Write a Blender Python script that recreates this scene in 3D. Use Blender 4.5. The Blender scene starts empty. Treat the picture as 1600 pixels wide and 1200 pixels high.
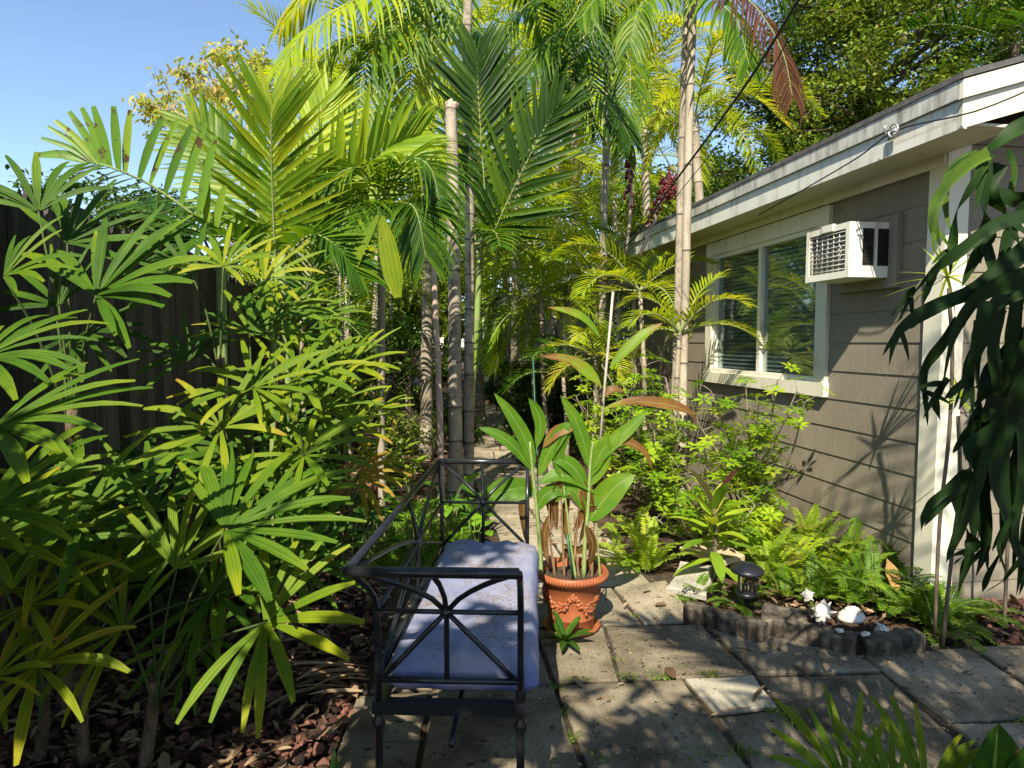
import bpy, math, random
from mathutils import Vector, Matrix, noise
V = Vector
S = bpy.context.scene
COL = S.collection
PI = math.pi
# ------------------------------------------------------------ camera, sky, sun, exposure
F, CX, CY, HOR, CAMH = 1000.0, 800.0, 600.0, 535.0, 1.6
PITCH = math.atan((CY - HOR) / F)
cam = bpy.data.cameras.new('camera'); cam_o = bpy.data.objects.new('camera', cam); COL.objects.link(cam_o)
cam.sensor_fit = 'HORIZONTAL'; cam.sensor_width = 36.0; cam.lens = 36.0 * F / 1600.0
cam.clip_start = 0.05; cam.clip_end = 600
cam_o.location = (0, 0, CAMH); cam_o.rotation_euler = (PI / 2 - PITCH, 0, 0)
S.camera = cam_o
SUN_EL, SUN_AZ = math.radians(45), math.radians(14.0)     # light travels towards +Y, swung a little towards +X
LIGHT = V((math.sin(SUN_AZ) * math.cos(SUN_EL), math.cos(SUN_AZ) * math.cos(SUN_EL), -math.sin(SUN_EL)))
w = bpy.data.worlds.new('World'); S.world = w; w.use_nodes = True
wt = w.node_tree; bg = wt.nodes['Background']
sky = wt.nodes.new('ShaderNodeTexSky'); sky.sky_type = 'NISHITA'; sky.sun_disc = False
sky.sun_elevation = SUN_EL
tosun = -LIGHT
sky.sun_rotation = math.atan2(tosun.x, tosun.y)
sky.air_density = 1.0; sky.dust_density = 0.2; sky.ozone_density = 2.0
wt.links.new(sky.outputs[0], bg.inputs[0]); bg.inputs[1].default_value = 0.10
sl = bpy.data.lights.new('sun', 'SUN'); sl.energy = 5.0; sl.angle = math.radians(0.5); sl.color = (1.0, 0.91, 0.74)
so = bpy.data.objects.new('sun', sl); COL.objects.link(so); so.rotation_euler = LIGHT.to_track_quat('-Z', 'Y').to_euler(); so.location = (0, -20, 30)
S.view_settings.view_transform = 'Standard'; S.view_settings.look = 'None'
S.view_settings.exposure = 1.22; S.view_settings.gamma = 1.0
S.cycles.max_bounces = 10; S.cycles.transparent_max_bounces = 8
S.cycles.diffuse_bounces = 6; S.cycles.transmission_bounces = 8; S.cycles.use_denoising = True
S.cycles.sample_clamp_indirect = 6.0

# ------------------------------------------------------------ pixel of the photograph -> world
def ray(x, y):
    u = (x - CX) / F; v = (CY - y) / F
    c, s = math.cos(PITCH), math.sin(PITCH)
    return V((u, c + v * s, -s + v * c))
def at(x, y, Y):
    d = ray(x, y); return V((0, 0, CAMH)) + d * (Y / d.y)
def gnd(x, y, z=0.0):
    d = ray(x, y); return V((0, 0, CAMH)) + d * ((z - CAMH) / d.z)

# ------------------------------------------------------------ mesh builder
class MB:
    def __init__(s): s.v = []; s.f = []; s.m = []; s.t = []; s.u = []
    def add(s, vs, fs, mat=0, tint=0.5, uv=None):
        c = len(s.v); s.v.extend(vs)
        for f in fs: s.f.append([i + c for i in f]); s.m.append(mat)
        n = len(vs)
        s.t.extend(tint if isinstance(tint, list) else [tint] * n)
        s.u.extend(uv if uv else [(0.0, 0.0)] * n)
    def quad(s, a, b, c, d, mat=0, tint=.5): s.add([V(a), V(b), V(c), V(d)], [(0, 1, 2, 3)], mat, tint)
    def hexa(s, p, mat=0, tint=.5):      # 8 corners: 0-3 bottom ring, 4-7 top ring
        s.add([V(q) for q in p], [(3, 2, 1, 0), (4, 5, 6, 7), (0, 1, 5, 4), (1, 2, 6, 5), (2, 3, 7, 6), (3, 0, 4, 7)], mat, tint)
    def box(s, x0, x1, y0, y1, z0, z1, mat=0, tint=.5, fr=None):
        q = [(x0, y0, z0), (x1, y0, z0), (x1, y1, z0), (x0, y1, z0), (x0, y0, z1), (x1, y0, z1), (x1, y1, z1), (x0, y1, z1)]
        s.hexa([fr(*c) for c in q] if fr else q, mat, tint)
    def build(s, name, mats, parent=None, smooth=True, loc=None):
        me = bpy.data.meshes.new(name)
        off = V(loc) if loc is not None else (parent_world(parent) if parent else V((0, 0, 0)))
        vs = [(p[0] - off[0], p[1] - off[1], p[2] - off[2]) for p in s.v]
        me.from_pydata(vs, [], s.f)
        if not isinstance(mats, (list, tuple)): mats = [mats]
        for m in mats: me.materials.append(m)
        if len(mats) > 1: me.polygons.foreach_set('material_index', s.m)
        me.polygons.foreach_set('use_smooth', [smooth] * len(s.f))
        a = me.attributes.new('tint', 'FLOAT', 'POINT'); a.data.foreach_set('value', s.t)
        b = me.attributes.new('st', 'FLOAT2', 'POINT')
        b.data.foreach_set('vector', [c for q in s.u for c in q])
        me.update()
        o = bpy.data.objects.new(name, me); COL.objects.link(o)
        if parent: o.parent = parent
        elif loc is not None: o.location = loc
        return o
def parent_world(p):
    r = V((0, 0, 0))
    while p: r += p.location; p = p.parent
    return r
def tag(o, label=None, cat=None, group=None, kind=None):
    if label: o['label'] = label
    if cat: o['category'] = cat
    if group: o['group'] = group
    if kind: o['kind'] = kind
    return o
def thing(name, label, cat, loc, group=None):
    o = bpy.data.objects.new(name, None); COL.objects.link(o); o.location = loc
    o.empty_display_size = .1
    return tag(o, label, cat, group)
def lerp(a, b, t): return a + (b - a) * t
def cat_rom(pts, n):
    pts = [V(p) for p in pts]
    if len(pts) == 2: return [pts[0].lerp(pts[1], i / n) for i in range(n + 1)]
    P = [pts[0] * 2 - pts[1]] + pts + [pts[-1] * 2 - pts[-2]]
    out = []; k = len(pts) - 1
    for i in range(n + 1):
        t = i / n * k; j = min(int(t), k - 1); t -= j
        a, b, c, d = P[j], P[j + 1], P[j + 2], P[j + 3]
        out.append(0.5 * ((2 * b) + (c - a) * t + (2 * a - 5 * b + 4 * c - d) * t * t + (3 * b - a - 3 * c + d) * t ** 3))
    return out
def tube(mb, pts, r, sides=8, mat=0, tint=.5, cap=True, tints=None):
    """r: number or list per point"""
    n = len(pts); R = r if isinstance(r, (list, tuple)) else [r] * n
    pts = [V(p) for p in pts]
    t0 = (pts[1] - pts[0]).normalized()
    a = t0.orthogonal().normalized()
    vs = []; tt = []; uv = []; dist = 0
    for i in range(n):
        t = (pts[min(i + 1, n - 1)] - pts[max(i - 1, 0)])
        t = t.normalized() if t.length > 1e-9 else t0
        a = (a - t * a.dot(t)); a = a.normalized() if a.length > 1e-6 else t.orthogonal().normalized()
        b = t.cross(a)
        if i: dist += (pts[i] - pts[i - 1]).length
        for k in range(sides):
            an = 2 * PI * k / sides
            vs.append(pts[i] + (a * math.cos(an) + b * math.sin(an)) * R[i]); uv.append((k / sides, dist))
            tt.append(tints[i] if tints else tint)
    fs = []
    for i in range(n - 1):
        for k in range(sides):
            k2 = (k + 1) % sides
            fs.append((i * sides + k, i * sides + k2, (i + 1) * sides + k2, (i + 1) * sides + k))
    if cap:
        fs.append(tuple(range(sides - 1, -1, -1))); fs.append(tuple((n - 1) * sides + k for k in range(sides)))
    mb.add(vs, fs, mat, tt, uv)
def lathe(mb, prof, c, sides=32, mat=0, tint=.5, fn=None):
    vs = []; fs = []; n = len(prof)
    for (r, z) in prof:
        for k in range(sides):
            an = 2 * PI * k / sides
            q = V((r * math.cos(an), r * math.sin(an), z))
            if fn: q = fn(q, an)
            vs.append(V(c) + q)
    for i in range(n - 1):
        for k in range(sides):
            k2 = (k + 1) % sides
            fs.append((i * sides + k, i * sides + k2, (i + 1) * sides + k2, (i + 1) * sides + k))
    mb.add(vs, fs, mat, tint)
def blob(mb, c, r, rng, sub=1, amp=.3, mat=0, tint=.5, sq=(1, 1, 1), fr=1.0):
    """small irregular stone"""
    vs, fs = ICO[sub]
    o = V((rng.uniform(-50, 50), rng.uniform(-50, 50), rng.uniform(-50, 50)))
    rot = Matrix.Rotation(rng.uniform(0, 6.3), 3, 'Z') @ Matrix.Rotation(rng.uniform(-.4, .4), 3, 'X')
    out = []
    for p in vs:
        k = 1 + amp * noise.noise(p * fr + o) * 2
        out.append(V(c) + rot @ V((p.x * sq[0], p.y * sq[1], p.z * sq[2])) * (r * k))
    mb.add(out, fs, mat, tint)
def _ico():
    t = (1 + 5 ** .5) / 2
    vs = [V(p).normalized() for p in [(-1, t, 0), (1, t, 0), (-1, -t, 0), (1, -t, 0), (0, -1, t), (0, 1, t), (0, -1, -t), (0, 1, -t), (t, 0, -1), (t, 0, 1), (-t, 0, -1), (-t, 0, 1)]]
    fs = [(0, 11, 5), (0, 5, 1), (0, 1, 7), (0, 7, 10), (0, 10, 11), (1, 5, 9), (5, 11, 4), (11, 10, 2), (10, 7, 6), (7, 1, 8), (3, 9, 4), (3, 4, 2), (3, 2, 6), (3, 6, 8), (3, 8, 9), (4, 9, 5), (2, 4, 11), (6, 2, 10), (8, 6, 7), (9, 8, 1)]
    res = [(vs, fs)]
    for _ in range(3):
        v2 = list(vs); f2 = []; mid = {}
        def m(a, b):
            k = (min(a, b), max(a, b))
            if k not in mid: mid[k] = len(v2); v2.append(((v2[a] + v2[b]) / 2).normalized())
            return mid[k]
        for a, b, c in fs:
            ab, bc, ca = m(a, b), m(b, c), m(c, a); f2 += [(a, ab, ca), (b, bc, ab), (c, ca, bc), (ab, bc, ca)]
        vs, fs = v2, f2; res.append((vs, fs))
    return res
ICO = _ico()

# ------------------------------------------------------------ leaf geometry
def p_lance(t): return max(.03, math.sin(PI * min(1, .08 + t * .92)) ** .75) if t < .999 else .02
def p_palm(t): return max(.02, min(1, .35 + t * 3.0) * (1 - max(0, t - .35) / .65) ** .8 if t > .35 else min(1, .35 + t * 3.0))
def p_rhap(t): return min(1.0, .30 + t * 1.6) * (1 - .62 * max(0, t - .72) / .28)
def p_ell(t): return max(.02, math.sin(PI * (t ** .85)) ** .7)
def p_ovate(t): return max(.02, math.sin(PI * (t ** .7)) ** .8)
def p_strap(t): return (1 - .75 * max(0, t - .8) / .2)
def p_spike(t): return max(.03, min(1, .7 + t) * (1 - t) ** .6)
def ribbon(mb, pts, W, prof, nrm, fold=.2, mat=0, tint=.5, tip=0.0, pleat=0, twist=0.0, wave=0.0, widths=None, blade_out=None):
    n = len(pts) - 1; vs = []; tt = []; uv = []; L = 0
    nrm = V(nrm)
    cr = 5 if pleat else 3
    for i in range(n + 1):
        t = i / n
        d = pts[min(i + 1, n)] - pts[max(i - 1, 0)]
        d = d.normalized() if d.length > 1e-9 else V((0, 0, 1))
        s = d.cross(nrm)
        s = s.normalized() if s.length > 1e-6 else d.orthogonal().normalized()
        nn = s.cross(d).normalized()
        if twist:
            c, q = math.cos(twist * t), math.sin(twist * t); s, nn = s * c + nn * q, nn * c - s * q
        nrm = nn
        hw = .5 * (widths[i] if widths else W * prof(t))
        p = pts[i]; tc = min(1, max(0, tint + tip * t * t))
        if pleat:
            z = pleat * hw
            vs += [p - s * hw + nn * fold * hw, p - s * hw * .5 - nn * z + nn * fold * hw * .4, p + nn * z, p + s * hw * .5 - nn * z + nn * fold * hw * .4, p + s * hw + nn * fold * hw]
            uv += [(-1, t), (-.5, t), (0, t), (.5, t), (1, t)]
        else:
            f1 = fold * hw; wv = wave * hw * math.sin(t * 9 + tint * 20)
            vs += [p - s * hw + nn * (f1 + wv), p, p + s * hw + nn * (f1 - wv)]
            uv += [(-1, t), (0, t), (1, t)]
        tt += [tc] * cr
    fs = []
    for i in range(n):
        for k in range(cr - 1):
            a = i * cr + k; fs.append((a, a + 1, a + cr + 1, a + cr))
    mb.add(vs, fs, mat, tt, uv)
def bend(p, d, L, droop, seg):
    p = V(p); d = V(d).normalized(); out = [p.copy()]
    for i in range(seg):
        t = i / seg
        p = p + d * (L / seg); out.append(p.copy())
        d = (d + V((0, 0, -droop / seg * (.4 + 1.3 * t)))).normalized()
    return out
def blade(mb, p, d, nrm, L, W, prof=p_lance, seg=4, droop=.4, **k):
    ribbon(mb, bend(p, d, L, droop, seg), W, prof, nrm, **k)
def leafcard(mb, p, d, nrm, L, W, mat=0, tint=.5, fold=.25):
    s = d.cross(nrm); s = s.normalized() if s.length > 1e-6 else d.orthogonal().normalized()
    nn = s.cross(d); m = p + d * (L * .45)
    mb.add([p, m - s * (W * .5) + nn * (fold * W * .5), p + d * L, m + s * (W * .5) + nn * (fold * W * .5)], [(0, 1, 2), (0, 2, 3)], mat, tint, [(0, 0), (-1, .5), (0, 1), (1, .5)])
def rvec(rng):
    while True:
        q = V((rng.uniform(-1, 1), rng.uniform(-1, 1), rng.uniform(-1, 1)))
        if .05 < q.length < 1: return q.normalized()
def pinnate(mb, pts, LL, LW, rng, n=28, nrm=(0, 0, 1), a0=62, a1=22, vee=.3, ldroop=.5, seg=4, tint=(.3, .6), mat=0, rmat=1, r0=.011, start=.12, bushy=0.0, lp=None, prof=p_palm, tip=.05, fold=.35, skip=0.0, rt=.5, up=None, sides=6):
    path = cat_rom(pts, 22); nrm = V(nrm)
    tube(mb, path, [lerp(r0, r0 * .25, i / 22) for i in range(23)], sides, rmat, rt, cap=False)
    for i in range(n):
        t = start + (1 - start) * ((i + .5) / n) ** .95
        f = min(t, .9999) * 22; j = int(f); q = path[j].lerp(path[j + 1], f - j)
        T = (path[j + 1] - path[j]).normalized()
        N = nrm - T * nrm.dot(T); N = N.normalized() if N.length > 1e-5 else T.orthogonal().normalized()
        Sd = T.cross(N)
        k = lp(t) if lp else (.55 + .45 * math.sin(PI * min(1, .15 + .6 * t / .6)) if t < .6 else lerp(1.0, .5, (t - .6) / .4))
        for sg in (-1, 1):
            if rng.random() < skip: continue
            a = math.radians(lerp(a0, a1, t) + rng.uniform(-5, 5))
            v = vee + rng.uniform(-.08, .08)
            s2, n2 = Sd, N
            if bushy:
                b = rng.uniform(-bushy, bushy); s2 = Sd * math.cos(b) + N * math.sin(b); n2 = N * math.cos(b) - Sd * math.sin(b)
            d = (T * math.cos(a) + s2 * (sg * math.sin(a)) + n2 * v).normalized()
            tn = rng.uniform(*tint)
            blade(mb, q, d, N, LL * k * rng.uniform(.92, 1.06), LW * rng.uniform(.85, 1.1), prof, seg, ldroop * rng.uniform(.7, 1.3), fold=fold, mat=mat, tint=tn, tip=tip)
    # terminal pair is covered by the last leaflets
def fan(mb, c, axis, nrm, L, n, spread, W, rng, droop=.5, tint=(.3, .6), tip=.1, cup=.25, mat=0, jit=.06, pleat=.22):
    nrm = V(nrm).normalized(); e1 = V(axis); e1 = (e1 - nrm * e1.dot(nrm)).normalized(); e2 = nrm.cross(e1)
    for k in range(n):
        th = math.radians(lerp(-spread / 2, spread / 2, (k + .5) / n if spread > 330 else (k / (n - 1)))) + rng.uniform(-jit, jit) * 2
        d = (e1 * math.cos(th) + e2 * math.sin(th) + nrm * (cup + rng.uniform(-.1, .1))).normalized()
        l = L * rng.uniform(.82, 1.05) * (1 - .18 * abs(th) / PI)
        p0 = V(c) + d * (L * .02)
        tn = rng.uniform(*tint)
        ribbon(mb, bend(p0, d, l, droop * rng.uniform(.4, 1.6), 7), W * rng.uniform(.7, 1.15), p_rhap, nrm, fold=.15, mat=mat, tint=tn, tip=tip * rng.choice((0, .5, 1, 2, 3.5)), pleat=pleat)

# ------------------------------------------------------------ materials
def nmat(name):
    m = bpy.data.materials.new(name); m.use_nodes = True
    nt = m.node_tree; b = nt.nodes['Principled BSDF']
    return m, nt, b
def nn(nt, t, **k):
    x = nt.nodes.new('ShaderNode' + t)
    for a, v in k.items():
        if isinstance(a, str) and a.startswith('i_'):
            x.inputs[a[2:].replace('_', ' ')].default_value = v
        else: setattr(x, a, v)
    return x
def ramp(nt, fac, stops, interp='LINEAR'):
    r = nt.nodes.new('ShaderNodeValToRGB'); cr = r.color_ramp; cr.interpolation = interp
    while len(cr.elements) < len(stops): cr.elements.new(.5)
    for e, (p, c) in zip(cr.elements, stops): e.position = p; e.color = (c[0], c[1], c[2], 1)
    if fac is not None: nt.links.new(fac, r.inputs[0])
    return r.outputs[0]
def noi(nt, vec, scale, detail=4, rough=.55, dist=0):
    x = nn(nt, 'TexNoise'); x.inputs['Scale'].default_value = scale; x.inputs['Detail'].default_value = detail; x.inputs['Roughness'].default_value = rough; x.inputs['Distortion'].default_value = dist
    if vec is not None: nt.links.new(vec, x.inputs['Vector'])
    return x.outputs[0]
def stretch(nt, vec, s, rot=(0, 0, 0)):
    x = nn(nt, 'Mapping'); x.inputs['Scale'].default_value = s; x.inputs['Rotation'].default_value = rot; nt.links.new(vec, x.inputs['Vector']); return x.outputs[0]
def mixc(nt, fac, a, b, mode='MIX'):
    x = nn(nt, 'Mix', data_type='RGBA', blend_type=mode)
    for sock, val in ((0, fac), (6, a), (7, b)):
        if hasattr(val, 'is_linked'): nt.links.new(val, x.inputs[sock])
        elif sock == 0: x.inputs[0].default_value = val
        else: x.inputs[sock].default_value = (val[0], val[1], val[2], 1)
    return x.outputs[2]
def math_(nt, op, a, b=0.0):
    x = nn(nt, 'Math', operation=op)
    for i, q in enumerate((a, b)):
        if hasattr(q, 'is_linked'): nt.links.new(q, x.inputs[i])
        else: x.inputs[i].default_value = q
    return x.outputs[0]
def bump(nt, b, h, strength=.3, dist=.01):
    x = nn(nt, 'Bump'); x.inputs['Strength'].default_value = strength; x.inputs['Distance'].default_value = dist
    nt.links.new(h, x.inputs['Height']); nt.links.new(x.outputs[0], b.inputs['Normal'])
    return x
def objc(nt): return nn(nt, 'TexCoord').outputs['Object']
def geop(nt): return nn(nt, 'NewGeometry').outputs['Position']
def attr(nt, name, out='Fac'): return nn(nt, 'Attribute', attribute_name=name).outputs[out]
def leaf(name, stops, trans=.42, rough=.38, ribs=0, ribk=1.0, warm=(1.35, 1.15, .45), spot=.25, spec=.22, mid=None, blotch=None):
    m, nt, b = nmat(name)
    if trans > .22: stops = [(p, (c[0] * 1.10, c[1] * 1.28, c[2] * .65) if c[1] > c[0] * .9 else c) for p, c in stops]
    t = attr(nt, 'tint')
    pos = geop(nt)
    n = noi(nt, pos, 9.0, 3)
    tv = math_(nt, 'ADD', t, math_(nt, 'MULTIPLY', math_(nt, 'SUBTRACT', n, .5), spot))
    c = ramp(nt, tv, stops)
    if blotch:
        n2 = noi(nt, pos, blotch[1], 3, .6)
        c = mixc(nt, ramp(nt, n2, [(blotch[2], (0, 0, 0)), (blotch[2] + .06, (1, 1, 1))]), c, blotch[0])
    if ribs:
        st = attr(nt, 'st', 'Vector'); sx = nn(nt, 'SeparateXYZ'); nt.links.new(st, sx.inputs[0])
        s = math_(nt, 'SINE', math_(nt, 'MULTIPLY', sx.outputs[0], ribs))
        bump(nt, b, s, .35 * ribk, .003)
        k = math_(nt, 'MULTIPLY', math_(nt, 'ADD', s, 1.0), .11 * ribk)
        c = mixc(nt, k, c, (.02, .03, .005), 'MIX')
    if mid:
        sm = nn(nt, 'SeparateXYZ'); nt.links.new(attr(nt, 'st', 'Vector'), sm.inputs[0]); ab = math_(nt, 'ABSOLUTE', sm.outputs[0])
        c = mixc(nt, math_(nt, 'MULTIPLY', ramp(nt, ab, [(.03, (1, 1, 1)), (.09, (0, 0, 0))]), .7), c, mid)
        vein = math_(nt, 'SINE', math_(nt, 'MULTIPLY', math_(nt, 'SUBTRACT', math_(nt, 'MULTIPLY', sm.outputs[1], 3.0), ab), 55.0))
        c = mixc(nt, math_(nt, 'MULTIPLY', ramp(nt, vein, [(.3, (0, 0, 0)), (1.0, (1, 1, 1))]), .22), c, (.03, .05, .008))
        e2 = noi(nt, pos, 26, 4, .65); edge = math_(nt, 'ADD', math_(nt, 'MULTIPLY', ab, .35), e2)
        c = mixc(nt, math_(nt, 'MULTIPLY', ramp(nt, edge, [(.90, (0, 0, 0)), (.97, (1, 1, 1))]), .85), c, (.16, .09, .035))
    nt.links.new(c, b.inputs['Base Color']); b.inputs['Roughness'].default_value = rough; b.inputs['Specular IOR Level'].default_value = spec
    tr = nn(nt, 'BsdfTranslucent')
    tc = mixc(nt, 1.0, c, warm, 'MULTIPLY')
    nt.links.new(tc, tr.inputs[0])
    mx = nn(nt, 'MixShader'); mx.inputs[0].default_value = trans
    nt.links.new(b.outputs[0], mx.inputs[1]); nt.links.new(tr.outputs[0], mx.inputs[2])
    nt.links.new(mx.outputs[0], nt.nodes['Material Output'].inputs['Surface'])
    return m
def surf(name, stops, scale=8, detail=5, rough=.8, bmp=.3, bd=.01, st=(1, 1, 1), spec=.3, metal=0, speck=None, tintmix=0, coord='obj', dist=0.0, fine=None):
    m, nt, b = nmat(name)
    vec = objc(nt) if coord == 'obj' else geop(nt)
    vs = stretch(nt, vec, st)
    n = noi(nt, vs, scale, detail, .6, dist)
    f = n
    if tintmix: f = math_(nt, 'ADD', n, math_(nt, 'MULTIPLY', math_(nt, 'SUBTRACT', attr(nt, 'tint'), .5), tintmix))
    c = ramp(nt, f, stops)
    h = n
    if fine:
        n3 = noi(nt, vec, fine[0], 3, .7); c = mixc(nt, fine[1], c, ramp(nt, n3, [(.3, (0, 0, 0)), (.7, (1, 1, 1))]), 'OVERLAY'); h = math_(nt, 'ADD', n, math_(nt, 'MULTIPLY', n3, .5))
    if speck:
        n2 = noi(nt, vec, speck[1], 2, .5)
        c = mixc(nt, ramp(nt, n2, [(speck[2], (0, 0, 0)), (speck[2] + .05, (1, 1, 1))]), c, speck[0])
    nt.links.new(c, b.inputs['Base Color']); b.inputs['Roughness'].default_value = rough; b.inputs['Specular IOR Level'].default_value = spec; b.inputs['Metallic'].default_value = metal
    if bmp: bump(nt, b, h, bmp, bd)
    return m
# ============================================================ MATERIALS
M = {}
M['soil'] = surf('soil', [(.3, (.022, .014, .009)), (.55, (.055, .034, .02)), (.75, (.10, .065, .04))], 7, 8, .95, .8, .03, coord='pos', fine=(60, .3))
M['conc'] = surf('concrete', [(.25, (.045, .038, .026)), (.42, (.130, .106, .070)), (.6, (.225, .190, .132)), (.8, (.315, .272, .198))], 3.2, 10, .88, .35, .006, coord='pos', tintmix=.5, fine=(170, .6), speck=((.04, .035, .025), 22, .64))
M['conc_l'] = surf('pale_concrete', [(.3, (.26, .235, .175)), (.7, (.37, .335, .255))], 6, 7, .88, .3, .004, coord='pos', fine=(150, .25), speck=((.12, .10, .07), 24, .7))
M['edge'] = surf('weathered_concrete', [(.36, (.014, .012, .009)), (.52, (.075, .062, .046)), (.72, (.21, .175, .125))], 11, 9, .9, .9, .014, coord='pos', fine=(90, .3))
M['joint'] = surf('joint_soil', [(.35, (.022, .017, .011)), (.65, (.06, .046, .028))], 12, 6, .95, .8, .02, coord='pos')
M['lava'] = surf('lava_rock', [(.3, (.016, .008, .006)), (.5, (.060, .025, .018)), (.75, (.17, .075, .053))], 5, 6, .9, .9, .02, coord='pos', tintmix=.9, fine=(120, .4))
M['stone'] = surf('flagstone', [(.3, (.30, .21, .13)), (.6, (.45, .33, .22)), (.8, (.52, .42, .30))], 6, 6, .85, .3, .005, coord='pos')
M['stoneg'] = surf('grey_stone', [(.3, (.20, .19, .16)), (.7, (.36, .34, .28))], 6, 6, .85, .4, .005, coord='pos', fine=(90, .3))
M['pebble'] = surf('dark_pebble', [(.3, (.05, .055, .055)), (.7, (.10, .105, .10))], 14, 4, .55, .1, .002, coord='pos')
# siding with vertical wood grain
def siding_mat():
    m, nt, b = nmat('taupe_siding')
    o = objc(nt)
    rot = nn(nt, 'VectorRotate', rotation_type='Z_AXIS'); rot.inputs['Angle'].default_value = WALLA; nt.links.new(o, rot.inputs['Vector'])
    g = noi(nt, stretch(nt, rot.outputs[0], (60, 60, 2.2)), 3.0, 6, .65, .8)
    big = noi(nt, o, 1.3, 5)
    c = ramp(nt, big, [(.3, (.190, .165, .122)), (.7, (.262, .230, .172))])
    c = mixc(nt, math_(nt, 'MULTIPLY', ramp(nt, g, [(.35, (1, 1, 1)), (.6, (0, 0, 0))]), .35), c, (.12, .10, .072))
    st = noi(nt, stretch(nt, o, (6, 6, .8)), 1.0, 5)
    c = mixc(nt, math_(nt, 'MULTIPLY', ramp(nt, st, [(.58, (0, 0, 0)), (.8, (1, 1, 1))]), .25), c, (.11, .09, .06))
    nt.links.new(c, b.inputs['Base Color']); b.inputs['Roughness'].default_value = .75; b.inputs['Specular IOR Level'].default_value = .3
    bump(nt, b, g, .8, .009)
    return m
WALLA = math.atan2(.16, 1.0)
M['siding'] = siding_mat()
def paint(name, c1, c2, dirt=(.16, .13, .08), amt=.5, rough=.55, thr=.6):
    m, nt, b = nmat(name); o = objc(nt)
    c = ramp(nt, noi(nt, o, 2.2, 6), [(.3, c1), (.7, c2)])
    d = noi(nt, stretch(nt, o, (9, 9, 2.2)), 1.6, 7, .65)
    c = mixc(nt, math_(nt, 'MULTIPLY', ramp(nt, d, [(thr - .06, (0, 0, 0)), (thr + .16, (1, 1, 1))]), amt), c, dirt)
    f = noi(nt, o, 55, 4, .7)
    c = mixc(nt, math_(nt, 'MULTIPLY', ramp(nt, f, [(.66, (0, 0, 0)), (.76, (1, 1, 1))]), amt), c, dirt)
    nt.links.new(c, b.inputs['Base Color']); b.inputs['Roughness'].default_value = rough; bump(nt, b, d, .12, .004)
    return m
M['trim'] = paint('cream_trim', (.56, .53, .41), (.66, .625, .50), amt=.45)
M['fascia'] = paint('grey_white_fascia', (.50, .50, .45), (.60, .595, .53), (.20, .17, .12), .6, thr=.56)
M['drip'] = paint('weathered_drip_edge', (.34, .34, .31), (.52, .51, .46), (.10, .085, .06), .75, thr=.52)
M['soffit'] = paint('soffit_paint', (.50, .47, .36), (.58, .54, .42), amt=.4)
M['white'] = paint('white_enamel', (.56, .54, .44), (.68, .66, .56), (.20, .11, .05), .6, .45, .60)
M['plywood'] = surf('weathered_plywood', [(.3, (.16, .13, .09)), (.7, (.26, .22, .16))], 5, 6, .8, .3, .004, st=(1, 1, 6))
M['roofing'] = surf('shingle', [(.3, (.05, .05, .05)), (.7, (.11, .105, .10))], 14, 6, .9, .5, .01)
def flat(name, c, rough=.6, metal=0, spec=.4, n=None):
    m, nt, b = nmat(name)
    k = noi(nt, objc(nt), n or 12, 5)
    nt.links.new(ramp(nt, k, [(.3, tuple(x * .75 for x in c)), (.7, tuple(min(1, x * 1.2) for x in c))]), b.inputs['Base Color'])
    b.inputs['Roughness'].default_value = rough; b.inputs['Metallic'].default_value = metal; b.inputs['Specular IOR Level'].default_value = spec
    return m
M['blind'] = flat('blind_vinyl', (.36, .38, .38), .6)
M['dark'] = flat('dark_interior', (.012, .012, .013), .9)
M['louver'] = flat('dark_louver_metal', (.035, .033, .03), .5)
M['wire'] = flat('wire_grille', (.42, .41, .36), .5)
M['black'] = flat('black_plastic', (.016, .017, .02), .38, 0, .5)
M['cable'] = flat('black_cable', (.012, .012, .012), .6)
M['steel'] = flat('galvanised_steel', (.5, .5, .48), .4, .8)
def pane_mat(name, tint, refl):
    m, nt, b = nmat(name)
    g = nn(nt, 'BsdfGlossy'); g.inputs['Roughness'].default_value = .02; g.inputs['Color'].default_value = (.9, .95, 1, 1)
    t = nn(nt, 'BsdfTransparent'); t.inputs[0].default_value = (*tint, 1)
    fr = nn(nt, 'Fresnel'); fr.inputs[0].default_value = 1.5
    f = math_(nt, 'ADD', math_(nt, 'MULTIPLY', fr.outputs[0], .5), refl)
    wv = noi(nt, objc(nt), 3.0, 2); bp = nn(nt, 'Bump'); bp.inputs['Strength'].default_value = .012; bp.inputs['Distance'].default_value = .02
    nt.links.new(wv, bp.inputs['Height']); nt.links.new(bp.outputs[0], g.inputs['Normal'])
    mx = nn(nt, 'MixShader'); nt.links.new(f, mx.inputs[0]); nt.links.new(t.outputs[0], mx.inputs[1]); nt.links.new(g.outputs[0], mx.inputs[2])
    nt.links.new(mx.outputs[0], nt.nodes['Material Output'].inputs['Surface'])
    return m
M['pane'] = pane_mat('window_glass', (.80, .85, .85), .03)
M['lampglass'] = pane_mat('lamp_glass', (.62, .58, .50), .05)
M['fence'] = surf('dark_fence_board', [(.3, (.016, .013, .011)), (.55, (.05, .040, .031)), (.8, (.105, .085, .066))], 3.0, 8, .85, .6, .012, st=(7, 7, .5), tintmix=.6, fine=(50, .2))
M['metal'] = surf('dark_bronze_metal', [(.3, (.016, .018, .022)), (.7, (.03, .033, .038))], 20, 4, .28, .08, .002, spec=.6, metal=.45, speck=((.12, .10, .08), 60, .74))
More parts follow.
